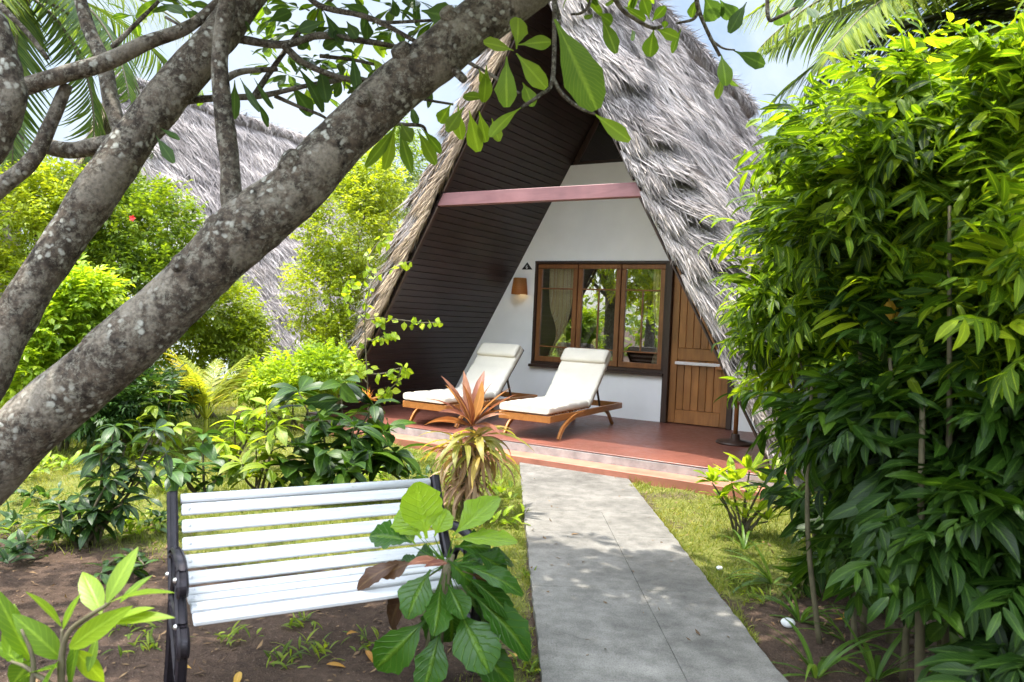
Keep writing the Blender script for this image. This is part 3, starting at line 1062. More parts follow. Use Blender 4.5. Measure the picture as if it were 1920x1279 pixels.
def clip_poly(poly, W, H, inset=.003):
    """A convex polygon in (u, z) cut to the inside of the A-frame."""
    for s in (-1, 1):
        out = []
        f = lambda p: (W - inset) * (1 - p[1] / H) - s * p[0]
        for k in range(len(poly)):
            p, q = poly[k], poly[(k + 1) % len(poly)]
            a, b = f(p), f(q)
            if a >= 0:
                out.append(p)
            if (a > 0 > b) or (a < 0 < b):
                t = a / (a - b)
                out.append((p[0] + t * (q[0] - p[0]), p[1] + t * (q[1] - p[1])))
        poly = out
    return poly


def rect(u0, u1, z0, z1):
    return [(u0, z0), (u1, z0), (u1, z1), (u0, z1)]


def lining_boards(parent, W, H, va, vb, v1):
    Ls = math.hypot(W, H)
    for s in (-1, 1):
        mb = MB()
        d = np.array([s * W, 0, -H]) / Ls
        nn = np.array([s * H, 0, W]) / Ls
        rot = np.stack([d, [0, 1, 0], np.cross(d, [0, 1, 0])], 1)
        a = .06
        while a < Ls - .06:
            c = np.array([0, 0, H]) + d * (a + .0475) + nn * .011
            box(mb, c + np.array([0, (va + vb) / 2, 0]), (.091, vb - va, .018), .004, rot, 0, random.uniform(.25, .85))
            a += .0965
        c = np.array([0, 0, H]) + d * (Ls / 2) + nn * .031
        box(mb, c + np.array([0, (va + v1) / 2, 0]), (Ls - .02, v1 - va, .014), 0, rot, 0, .2)
        mb.build('roof_lining', M['lining'], parent)


cot = thing('thatched_cottage', 'A-frame cottage with white front wall, dark lining and red veranda', 'cottage', hp(0, 0, 0), -HT)
thatch_roof(cot, W, H, -L0 - .02, 7.2, .45, 105000, 30000, [M['thatch'], M['thatch_tan']], 3)
lining_boards(cot, W, H, -L0 + .03, -.004, 7.1)

wu0, wu1, wz0, wz1, gz = -1.42, .80, .9135, 2.567, 4.065
mb = MB()
for r_ in (rect(-W, wu0, ZF - .05, gz), rect(wu0, wu1, ZF - .05, wz0), rect(wu0, wu1, wz1, gz), rect(wu1, 1.84, wz1, gz), rect(1.84, W, ZF - .05, gz)):
    p = clip_poly(r_, W, H)
    prism(mb, p, (0, .14, 0))
mb.build('front_wall', M['white_wall'], cot)
# skirting line and gable
mb = MB()
p = clip_poly(rect(-W, W, gz + .052, H), W, H, .05)
prism(mb, p, (0, .008, 0), (0, .07, 0))
gw = mb.build('gable_window', M['gable_glass'], cot)
mb = MB()
hw = W * (1 - gz / H)
bar(mb, (-hw + .03, .06, gz + .027), (hw - .03, .06, gz + .027), .08, .048)
Lsl = math.hypot(W, H)
for s in (-1, 1):
    a0 = np.array([s * (W * (1 - (gz + .06) / H) - .035), .06, gz + .055])
    a1 = np.array([s * .03, .06, H - .09])
    bar(mb, a0, a1, .08, .05, up=(0, 1, 0))
mb.build('window_frame', M['dark_frame'], gw)
# tie beam
mb = MB()
zb0, zb1 = 3.052, 3.215
prism(mb, clip_poly(rect(-W, W, zb0, zb1), W, H, .002), (0, .11, 0), (0, -L0 + .02, 0), b=.006)
mb.build('tie_beam', M['beam'], cot)
# plain dark edge boards where the lining meets the verge
mb = MB()
for s in (-1, 1):
    a0 = np.array([s * (W * (1 - .22 / H) - .03), -L0 + .015, .22])
    a1 = np.array([s * (W * (1 - zb0 / H) - .032), -L0 + .015, zb0 - .02])
    b0 = np.array([s * (W * (1 - zb1 / H) - .030), -L0 + .015, zb1 + .02])
    b1 = np.array([s * .04, -L0 + .015, H - .07])
    for p, q in ((a0, a1), (b0, b1)):
        bar(mb, p, q, .022, .05, up=(0, 1, 0))
mb.build('verge_board', M['dark_frame'], cot)

# window: dark outer frame, three casements, panes
mb = MB()
fw = .045
for u0, u1, z0, z1 in ((wu0, wu1, wz1 - fw, wz1), (wu0, wu1, wz0, wz0 + fw)):
    box(mb, ((u0 + u1) / 2, .045, (z0 + z1) / 2), (u1 - u0, .14, z1 - z0), .004)
for u0, u1 in ((wu0, wu0 + fw), (wu1 - .03, wu1)):
    box(mb, ((u0 + u1) / 2, .045, (wz0 + wz1) / 2), (u1 - u0, .13, wz1 - wz0 - 2 * fw), .004)
win = mb.build('window', M['dark_frame'], cot)
mb = MB()
box(mb, ((wu0 + wu1) / 2, -.03, wz0 - .022), (wu1 - wu0 + .04, .1, .044), .006)
mb.build('sill', M['dark_frame'], win)
ci = [(-1.372, -.668), (-.650, .058), (.076, .767)]
zc0, zc1 = wz0 + fw + .002, wz1 - fw - .002
for k, (a, b) in enumerate(ci):
    mb = MB()
    st = .074
    box(mb, ((a + b) / 2, .03, zc1 - st / 2), (b - a, .05, st), .006, tone=.6)
    box(mb, ((a + b) / 2, .03, zc0 + st / 2 + .005), (b - a, .05, st + .01), .006, tone=.4)
    for u in (a + st / 2, b - st / 2):
        box(mb, (u, .03, (zc0 + zc1) / 2), (st, .046, zc1 - zc0 - 2 * st - .012), .006, tone=random.uniform(.3, .9))
    for z in (2.129, 1.203):
        box(mb, ((a + b) / 2, .03, z), (b - a - 2 * st, .03, .022), .004, tone=.7)
    if k:
        box(mb, ((a + b) / 2, .03, (2.129 + 1.203) / 2), (.022, .028, 2.129 - 1.203 - .024), .004, tone=.7)
    cs = mb.build('casement', M['frame_wood'], win)
    mb = MB()
    box(mb, ((a + b) / 2, .034, (zc0 + zc1) / 2), (b - a - 2 * st + .01, .005, zc1 - zc0 - 2 * st + .01), 0)
    mb.build('pane', M['glass'], cs)
for u in (-.659, .067):
    mb = MB()
    box(mb, (u, .02, (zc0 + zc1) / 2), (.016, .09, zc1 - zc0), .003, tone=.2)
    mb.build('mullion', M['frame_wood'], win)

# door
mb = MB()
box(mb, (.845, .04, (ZF + wz1) / 2), (.088, .15, wz1 - ZF - .002), .006)
box(mb, (1.802, .04, (ZF + wz1) / 2), (.076, .15, wz1 - ZF - .002), .006)
box(mb, (1.3265, .04, wz1 - .04), (.872, .13, .076), .006)
mb.build('door_frame', M['dark_frame'], cot)
d0, d1, dz0, dz1 = .892, 1.762, ZF + .012, wz1 - .082
mb = MB()
st = .105
for u in (d0 + st / 2, d1 - st / 2):
    box(mb, (u, .055, (dz0 + dz1) / 2), (st, .045, dz1 - dz0), .005, tone=.35)
for z0, z1, tn in ((dz0, .40, .8), (1.13, 1.30, .35), (dz1 - .11, dz1, .4)):
    box(mb, ((d0 + d1) / 2, .055, (z0 + z1) / 2), (d1 - d0 - 2 * st - .004, .043, z1 - z0), .005, tone=tn)
nb = 6
bw = (d1 - d0 - 2 * st) / nb
for z0, z1 in ((.402, 1.128), (1.302, dz1 - .112)):
    for k in range(nb):
        box(mb, (d0 + st + bw * (k + .5), .062, (z0 + z1) / 2), (bw - .004, .024, z1 - z0), .006, tone=random.uniform(.35, 1.))
door = mb.build('door', M['teak'], cot)
mb = MB()
box(mb, (1.31, .008, 1.083), (.66, .055, .045), .006)
mb.build('door_ledge', M['ledge'], door)
mb = MB()
box(mb, (1.645, .006, 1.045), (.13, .06, .05), .006)
mb.build('door_latch', M['lounger_wood'], door)

# veranda and steps
mb = MB()
box(mb, (0, (PE + 7) / 2, (ZF - .012) / 2 - .05), (6.4, 7 - PE, ZF - .012 + .1), .012)
plinth = mb.build('veranda_base', M['riser'], cot)
mb = MB()
box(mb, (0, (PE + .0) / 2 + .05, ZF - .006), (6.404, -PE + .1, .012), .004)
mb.build('veranda_floor', M['red_floor'], cot)
mb = MB()
box(mb, (.05, (S2 + PE) / 2 - .003, ZS / 2 - .05), (6.1, PE - S2 - .006, ZS + .1), .006)
mb.build('step', M['red_step'], cot)
# the dim room behind the window
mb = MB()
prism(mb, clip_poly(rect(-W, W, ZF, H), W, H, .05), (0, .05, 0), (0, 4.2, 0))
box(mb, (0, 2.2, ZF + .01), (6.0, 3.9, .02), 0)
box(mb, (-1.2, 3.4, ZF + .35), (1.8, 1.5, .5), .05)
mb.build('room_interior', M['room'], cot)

# curtains behind the panes
for nm, uc, wt, wm, lab in (('curtain', -1.02, .22, .11, 'striped cream curtain tied in behind the first window pane beside the wall lamp'),
                            ('curtain', .66, .13, .10, 'narrow pale curtain behind the window pane next to the door')):
    k = 40
    zz = np.linspace(1.0, 2.50, 26)
    pinch = 1 - .62 * np.exp(-((zz - 1.42) / .33) ** 2)
    V = []
    for z, pn in zip(zz, pinch):
        q = np.linspace(-1, 1, k)
        V.append(np.stack([uc + q * wt * pn + (.05 if pn < .7 else .02) * (1 - pn), .2 + .022 * np.sin(q * 13 + z) + .014 * np.sin(q * 29), np.full(k, z)], -1))
    V = np.concatenate(V)
    i = np.arange(25)[:, None] * k + np.arange(k - 1)[None]
    mb = MB()
    mb.add(V - np.array([uc, .2, 1.0]), np.stack([i, i + 1, i + k + 1, i + k], -1).reshape(-1, 4), None, None, 0, True)
    o = mb.build('curtain', M['curtain'], None, hp(uc, .13, 1.0), -HT)
    sol = o.modifiers.new('thickness', 'SOLIDIFY')
    sol.thickness = .004
    tag(o, lab, 'curtain')

# wall lamp and number sign
lamp = thing('wall_lamp', 'woven brown tapered wall lamp on the white wall beside the window', 'lamp', hp(-1.635, -.115, 2.02), -HT)
mb = MB()
lathe(mb, [(.130, 0), (.134, .004), (.133, .02), (.106, .262), (.102, .264), (.098, .262), (.126, .02), (.127, .004), (.130, 0)], 28)
mb.build('lamp_shade', M['shade'], lamp)
mb = MB()
tube(mb, [(0, .112, .16), (0, .05, .17), (0, 0, .15), (0, 0, .11)], .009, 8)
box(mb, (0, .106, .16), (.07, .014, .1), .004)
mb.build('bracket', M['dark_frame'], lamp)
mb = MB()
lathe(mb, [(.001, .02), (.022, .03), (.028, .055), (.018, .085), (.012, .11), (.001, .112)], 14)
mb.build('bulb', M['bulb'], lamp)
sign = thing('number_sign', 'small black triangular number sign on the white wall above the wall lamp', 'sign', hp(-1.575, -.012, 2.43), -HT)
mb = MB()
prism(mb, [(-.098, 0), (.098, 0), (0, .115)], (0, .011, 0), b=.002)
mb.build('sign_board', M['black_paint'], sign)
fc = bpy.data.curves.new('numeral', 'FONT')
fc.body = '6'
fc.size = .085
fc.extrude = .0015
fc.align_x = 'CENTER'
fo = bpy.data.objects.new('numeral_curve', fc)
COL.objects.link(fo)
bpy.context.view_layer.update()
me = bpy.data.meshes.new_from_object(fo.evaluated_get(bpy.context.evaluated_depsgraph_get()))
bpy.data.objects.remove(fo)
me.materials.clear()
me.materials.append(M['white_paint'])
no = bpy.data.objects.new('numeral', me)
COL.objects.link(no)
no.parent = sign
no.location = (0, -.003, .012)
no.rotation_euler = (R(90), 0, 0)

# pole on a round base
pole = thing('parasol_stand', 'bare wooden pole standing in a round base on the red veranda by the door', 'parasol stand', hp(2.226, -1.27, ZF), -HT)
mb = MB()
lathe(mb, [(.001, 0), (.23, 0), (.235, .012), (.225, .03), (.06, .05), (.05, .12), (.032, .125), (.031, .05), (.001, .05)], 28)
mb.build('base', M['dark_frame'], pole)
mb = MB()
lathe(mb, [(.001, .055), (.028, .055), (.027, 1.02), (.022, 1.04), (.001, 1.045)], 14)
mb.build('pole', M['teak'], pole)


# loungers
def make_lounger():
    root = thing('sun_lounger', 'x', 'sun lounger', (0, 0, 0), -HT)
    wd_, ln = .70, 2.32
    zr = .215                                 # underside of the rails
    hinge, tilt, bl = 1.26, R(45), .94
    mb = MB()
    for s in (-1, 1):
        bar(mb, (s * (wd_ / 2 - .018), .03, zr + .04), (s * (wd_ / 2 - .018), ln, zr + .04), .034, .08, .006, tone=.5)
    box(mb, (0, .015, zr + .04), (wd_, .034, .084), .006, tone=.8)
    box(mb, (0, ln, zr + .04), (wd_ - .08, .034, .08), .006, tone=.4)
    for k in range(13):
        box(mb, (0, .10 + k * .092, zr + .09), (wd_ - .078, .06, .018), .004, tone=random.uniform(.3, .8))
    mb.build('frame', M['lounger_wood'], root)
    for s in (-1, 1):                         # bowed front legs sweep from the rails down towards the foot end
        mb = MB()
        sweep(mb, [(s * (wd_ / 2 + .02), .92, zr + .06), (s * (wd_ / 2 + .02), .60, zr + .025), (s * (wd_ / 2 + .02), .32, zr - .08), (s * (wd_ / 2 + .02), .20, 0.0)], .036, .055, tone=.7)
        mb.build('leg', M['lounger_wood'], root)
    for s in (-1, 1):
        mb = MB()
        sweep(mb, [(s * (wd_ / 2 - .055), 1.68, zr + .04), (s * (wd_ / 2 - .055), 1.90, zr - .03), (s * (wd_ / 2 - .055), 2.10, 0.0)], .034, .05, tone=.3)
        mb.build('leg', M['lounger_wood'], root)
    up_ = np.array([0, math.cos(tilt), math.sin(tilt)])
    nb = np.array([0, -math.sin(tilt), math.cos(tilt)])
    h0 = np.array([0, hinge, zr + .10])
    mb = MB()
    for s in (-1, 1):
        bar(mb, h0 + np.array([s * (wd_ / 2 - .06), 0, 0]), h0 + np.array([s * (wd_ / 2 - .06), 0, 0]) + up_ * bl, .03, .04, .005, up=nb)
    for k in range(9):
        c = h0 + up_ * (.06 + k * .1) + nb * .028
        box(mb, c, (wd_ - .08, .06, .016), .003, np.stack([[1, 0, 0], up_, nb], 1), 0, random.uniform(.3, .8))
    bf = mb.build('backrest_frame', M['dark_frame'], root)
    for s in (-1, 1):
        mb = MB()
        a = h0 + up_ * .42 + np.array([s * (wd_ / 2 - .1), 0, 0])
        bar(mb, a, (s * (wd_ / 2 - .1), a[1] + .16, zr + .07), .02, .03, .003)
        mb.build('prop', M['dark_frame'], bf)
    # mattress: one bent pad with rounded edges, tufted seams
    mb = MB()
    path = []
    zt = zr + .102
    for y in np.linspace(-.015, hinge - .1, 22):
        path.append((y, zt, 0.))
    for q in np.linspace(0, 1, 7):
        a = tilt * q
        path.append((hinge - .1 + .19 * math.sin(a) * .9, zt + .19 * (1 - math.cos(a)) * .9, a))
    y1, z1, _ = path[-1]
    for q in np.linspace(.04, 1, 20):
        path.append((y1 + math.cos(tilt) * q * (bl - .1), z1 + math.sin(tilt) * q * (bl - .1), tilt))
    T = .092
    prof = []
    r_ = .028
    hw_ = wd_ / 2 - .01
    for cx, cz, a0 in ((hw_ - r_, T - r_, 0), (-hw_ + r_, T - r_, 90), (-hw_ + r_, r_, 180), (hw_ - r_, r_, 270)):
        for q in (0, 45, 90):
            prof.append((cx + r_ * math.cos(R(a0 + q)), cz + r_ * math.sin(R(a0 + q))))
    nP = len(prof)
    V = []
    npth = len(path)
    for k, (y, z, a) in enumerate(path):
        e = 1.0
        if k in (0, npth - 1): e = .93
        seam = .014 if k % 6 == 3 else 0
        for (px_, pz_) in prof:
            pzz = T / 2 + (pz_ - T / 2) * (e if k in (0, npth - 1) else 1) - (seam if pz_ > T / 2 else 0)
            V.append((px_ * (1 if e == 1 else .985), y - math.sin(a) * pzz, z + math.cos(a) * pzz))
    V = np.array(V)
    V[:, 2] += .004 * vnoise(V, 71, 9)
    i = np.arange(npth - 1)[:, None] * nP
    j = np.arange(nP)[None]
    k2 = (j + 1) % nP
    mb.add(V, np.stack([i + j, i + k2, i + nP + k2, i + nP + j], -1).reshape(-1, 4)[:, ::-1], None, None, 0, True)
    for fidx in (list(range(nP)), [(npth - 1) * nP + q for q in range(nP)][::-1]):
        mb.F.append(np.array([fidx])); mb.M.append(np.array([0])); mb.S.append(np.array([False]))
    mb.build('mattress', M['mattress'], root)
    # head pillow strapped over the top of the backrest
    mb = MB()
    top = np.array([0, y1 + math.cos(tilt) * (bl - .1), z1 + math.sin(tilt) * (bl - .1)])
    c = top - up_ * .115 + nb * (T + .022)
    nu, nvv = 17, 13
    V = []
    for a in np.linspace(-1, 1, nu):
        for b in np.linspace(0, 2 * np.pi, nvv, endpoint=False):
            e = (1 - abs(a) ** 8) ** .25 if abs(a) < 1 else 0.05
            x = a * hw_ * .985
            uu = .118 * np.sign(math.cos(b)) * abs(math.cos(b)) ** .6 * (.9 + .1 * e)
            ww = .046 * np.sign(math.sin(b)) * abs(math.sin(b)) ** .7 * (.55 + .45 * e)
            V.append(c + np.array([x, 0, 0]) + up_ * uu + nb * ww)
    i = np.arange(nu - 1)[:, None] * nvv
    j = np.arange(nvv)[None]
    k2 = (j + 1) % nvv
    mb.add(np.array(V), np.stack([i + j, i + k2, i + nvv + k2, i + nvv + j], -1).reshape(-1, 4), None, None, 0, True)
    for fidx in (list(range(nvv))[::-1], [(nu - 1) * nvv + q for q in range(nvv)]):
        mb.F.append(np.array([fidx])); mb.M.append(np.array([0])); mb.S.append(np.array([False]))
    mb.build('pillow', M['mattress'], root)
    return root


lg = make_lounger()
lg.location = hp(.135, -2.90, ZF)
lg.rotation_euler.z = -HT + R(1.5)
tag(lg, 'cream wooden sun lounger on the veranda nearer the door, in front of the window', 'sun lounger', 'sun loungers on the veranda')
l2 = copy_tree(lg)
l2.location = hp(-1.30, -2.98, ZF)
l2.rotation_euler.z = -HT - R(1)
tag(l2, 'cream wooden sun lounger beside the dark boarded lining, partly hidden by the bronze plant', 'sun lounger', 'sun loungers on the veranda')

# ------------------------------------------------------------------ garden bench
BPH = .50
bench = thing('garden_bench', 'white slatted garden bench with dark cast iron ends', 'bench', (-1.33, 3.16, 0), BPH)
BW = 1.2
# side profile in (y back, z): seat slats then back slats
seat_pts = [(-.335, .42), (-.248, .432), (-.160, .434), (-.072, .434)]
back_pts = [(.02, .462), (.058, .522), (.098, .586), (.138, .652), (.178, .715)]
SW = .064


def slats(pts, angs, w, name, widths=None):
    mb = MB()
    for k, ((y, z), a) in enumerate(zip(pts, angs)):
        ww = widths[k] if widths else w
        rot = np.stack([[1, 0, 0], [0, math.cos(a), math.sin(a)], [0, -math.sin(a), math.cos(a)]], 1)
        box(mb, (BW / 2, y, z), (BW - .035, ww, .022), .005, rot, 0, random.uniform(.3, .8))
        for xb in (.045, BW - .045):
            q0 = MB()
            lathe(q0, [(.001, .016), (.005, .0155), (.008, .013), (.009, .0105)], 10)
            mb.add(q0.V[0] @ rot.T + np.array([xb, y, z]), q0.F[0], None, None, 0, True)
    return mb.build(name, [M['bench_paint'], M['iron']], bench)


slats(seat_pts, [R(12), R(4), R(-1), R(2)], SW, 'seat')
ba = R(62)
bk = slats(back_pts, [R(58), R(61), R(62), R(62), R(62)], .066, 'backrest', [.056, .056, .056, .056, .05])
mb = MB()
tube(mb, [(.016, .207, .757), (BW - .016, .207, .757)], .021, 10, 1)
mb.build('top_rail', M['bench_paint'], bk)
for s, x0 in ((0, .0), (1, BW)):
    mb = MB()
    th_ = .042
    xx = x0 + (-.018 if s == 0 else .018)

    def rib(P, w0, w1=None):
        w1 = w1 or w0
        sweep(mb, [(xx, p[0], p[1]) for p in P], th_, [w0, (w0 + w1) / 2, w1], b=.009)
    rib([(.222, .785), (.185, .71), (.105, .56), (.03, .45), (.005, .39)], .05, .062)                # back upright
    rib([(.005, .40), (.02, .27), (.055, .13), (.10, .0)], .06, .038)                               # rear leg
    rib([(.03, .415), (-.10, .392), (-.22, .392), (-.32, .375), (-.37, .365)], .055, .05)            # seat rail
    rib([(-.315, .39), (-.325, .27), (-.30, .13), (-.325, .0)], .058, .036)                          # front leg
    rib([(.02, .32), (-.10, .29), (-.20, .24), (-.31, .19)], .03)                                    # stretcher scroll
    rib([(.09, .545), (.01, .585), (-.10, .60), (-.20, .595), (-.26, .575)], .036, .046)             # arm
    rib([(-.26, .575), (-.30, .54), (-.28, .505), (-.24, .515)], .046, .04)                         # arm scroll
    rib([(-.225, .585), (-.21, .52), (-.24, .45), (-.30, .39)], .038, .05)                          # arm post
    rib([(-.03, .41), (-.07, .48), (-.13, .515), (-.2, .51)], .022)                                  # filigree
    rib([(-.345, .39), (-.39, .36), (-.39, .315), (-.345, .29)], .04, .03)                          # knee scroll
    ef = mb.build('end_frame', M['iron'], bench)
    sg = -1 if s == 0 else 1
    for (y, z) in ((-.265, .555), (-.33, .40), (.05, .48)):
        mb = MB()
        lathe(mb, [(.001, .012), (.006, .011), (.010, .007), (.011, 0)], 12)
        o = mb.build('bolt', M['bolt'], ef)
        o.location = (xx + sg * (th_ / 2), y, z)
        o.rotation_euler = (0, R(90) * sg, 0)

# ------------------------------------------------------------------ frangipani tree
ft = thing('frangipani_tree', 'frangipani tree with thick lichened leaning trunks and long leaves across the view', 'tree', (-3.0, 3.3, 0))
T0 = np.array([-3.0, 3.3, 0])
mb = MB()


def px_path(pts, d0, d1):
    n = len(pts)
    return [at(p[0], p[1], d0 + (d1 - d0) * k / (n - 1)) - T0 for k, p in enumerate(pts)]


main = [(-80, 935), (60, 797), (190, 690), (300, 590), (400, 490), (475, 418), (560, 352), (640, 265), (720, 185), (800, 120), (890, 48), (980, -18), (1070, -90), (1180, -190), (1300, -330)]
P = [np.array([0, .1, -.05]), np.array([.12, .12, .45])] + px_path(main, 3.5, 3.75)
r0 = [.25, .19, .152, .140, .138, .136, .136, .142, .128, .122, .120, .120, .120, .116, .112, .10, .085]
tube(mb, P, r0, 30, 12, .06, 6, 2)
CC = catmull(np.array(P), 8)
for k, (ci_, az_, rr_) in enumerate([(34, 1.9, .05), (46, 2.6, .035), (58, .6, .04), (66, 2.2, .045), (78, 2.9, .03), (86, .9, .04), (94, 2.3, .035), (52, 1.2, .03)]):
    c0_ = CC[ci_]
    T_ = nrm(CC[ci_ + 1] - CC[ci_ - 1])
    A_ = nrm(np.cross(T_, [0, 1., 0]))
    B2_ = np.cross(T_, A_)
    dd_ = A_ * math.sin(az_) + B2_ * math.cos(az_)
    if dd_[1] > 0: dd_[1] *= -1
    tube(mb, [c0_ + dd_ * .09, c0_ + dd_ * .128, c0_ + dd_ * .146, c0_ + dd_ * .15], [rr_ * 1.5, rr_ * 1.25, rr_, rr_ * .5], 12, 4, .12, 12, k)
sec = [(-60, 770), (0, 650), (60, 545), (130, 435), (200, 335), (262, 245), (330, 160), (400, 80), (450, 10), (500, -60), (560, -160)]
P2_ = [np.array([.05, .16, .3]), np.array([.2, .3, .7])] + px_path(sec, 3.75, 4.3)
tube(mb, P2_, [.17, .125, .104, .100, .100, .102, .108, .104, .10, .095, .09, .085, .075], 24, 9, .06, 7, 3)
tube(mb, px_path([(446, 425), (434, 372), (430, 300), (418, 200), (412, 110), (424, 15), (440, -60)], 3.62, 3.75), [.075, .052, .046, .042, .039, .040, .036], 14, 7, .06, 10, 4)
tube(mb, px_path([(-40, 200), (30, 168), (120, 140), (200, 116), (280, 78), (350, 52), (410, 5), (450, -60)], 3.9, 4.2), [.05, .047, .044, .042, .038, .034, .03, .026], 12, 7, .06, 10, 5)
tube(mb, px_path([(-60, -20), (-15, 60), (8, 150), (12, 200), (-30, 290), (-90, 370)], 3.3, 3.3), [.07, .075, .08, .075, .065, .06], 16, 7, .1, 9, 6)
tube(mb, px_path([(-60, 405), (0, 352), (60, 300), (98, 225), (125, 160)], 3.9, 4.05), [.045, .042, .040, .034, .030], 12, 6, .06, 10, 7)
tube(mb, px_path([(75, 272), (130, 282), (190, 272), (230, 262)], 4.2, 4.0), [.04, .044, .045, .04], 12, 6, .06, 10, 8)
tube(mb, px_path([(140, -40), (165, 50), (195, 120), (210, 200), (235, 265)], 4.4, 4.05), [.034, .036, .040, .042, .045], 12, 6, .06, 10, 9)
trunk = mb.build('trunk', M['bark'], ft)
# twigs
TW = [
    ([(262, 250), (338, 195), (405, 184), (488, 180), (574, 161), (640, 150)], 4.1, 4.5, .022),
    ([(440, 72), (530, 84), (600, 67), (690, 78), (761, 92)], 4.2, 4.4, .024),
    ([(530, 84), (570, 118), (640, 146), (700, 150)], 4.2, 4.4, .02),
    ([(470, 190), (510, 130), (560, 62), (600, 20), (650, -30)], 4.3, 4.6, .018),
    ([(560, -30), (600, 11), (694, 34), (780, 78)], 4.3, 4.1, .019),
    ([(690, 36), (728, 42), (814, 38)], 4.2, 4.2, .012),
    ([(515, 180), (560, 200), (605, 218), (620, 235)], 4.4, 4.5, .012),
    ([(600, 105), (660, 112), (720, 125)], 4.5, 4.5, .012),
    ([(210, 90), (260, 40), (310, -10)], 4.1, 4.2, .014),
    ([(0, 10), (50, 60), (90, 110)], 4.1, 4.1, .018),
    ([(405, 160), (450, 135), (520, 130)], 3.9, 4.1, .02),
    ([(310, 32), (340, 50), (335, 58)], 4.0, 4.0, .008),
    ([(860, 118), (850, 128), (870, 150)], 3.7, 3.6, .03),
    ([(880, 118), (920, 140), (960, 168), (975, 175)], 3.6, 3.4, .009),
    ([(1046, -60), (1040, 20), (1036, 150), (1012, 178), (978, 202)], 3.5, 3.3, .012),
    ([(1036, 146), (1055, 178), (1090, 204), (1116, 214)], 3.4, 3.4, .010),
    ([(1020, -50), (1046, 20), (1050, 45)], 3.6, 3.4, .012),
    ([(1120, -60), (1106, 5), (1090, 24), (1070, 27)], 3.8, 3.8, .009),
    ([(1130, -60), (1160, 10), (1190, 35), (1222, 52), (1240, 50)], 4.0, 4.1, .014),
    ([(1300, -60), (1308, 10), (1328, 62), (1350, 105)], 4.2, 4.2, .014),
    ([(1310, 18), (1300, 36), (1268, 44)], 4.2, 4.2, .010),
    ([(1330, 72), (1355, 90), (1378, 94)], 4.2, 4.2, .008),
    ([(1440, -60), (1440, 30), (1460, 32), (1510, 0), (1560, -60)], 4.4, 4.4, .012),
    ([(760, 170), (790, 185), (850, 196)], 4.0, 4.1, .010),
    ([(700, 215), (745, 232), (790, 236), (800, 250)], 3.9, 4.0, .012),
]
for pts, d0, d1, r_ in TW:
    P = px_path(pts, d0, d1)
    mb = MB()
    tube(mb, P, np.linspace(r_, r_ * .62, len(P)), 9, 6, .1, 14, len(pts))
    mb.build('twig', M['twig'], ft)
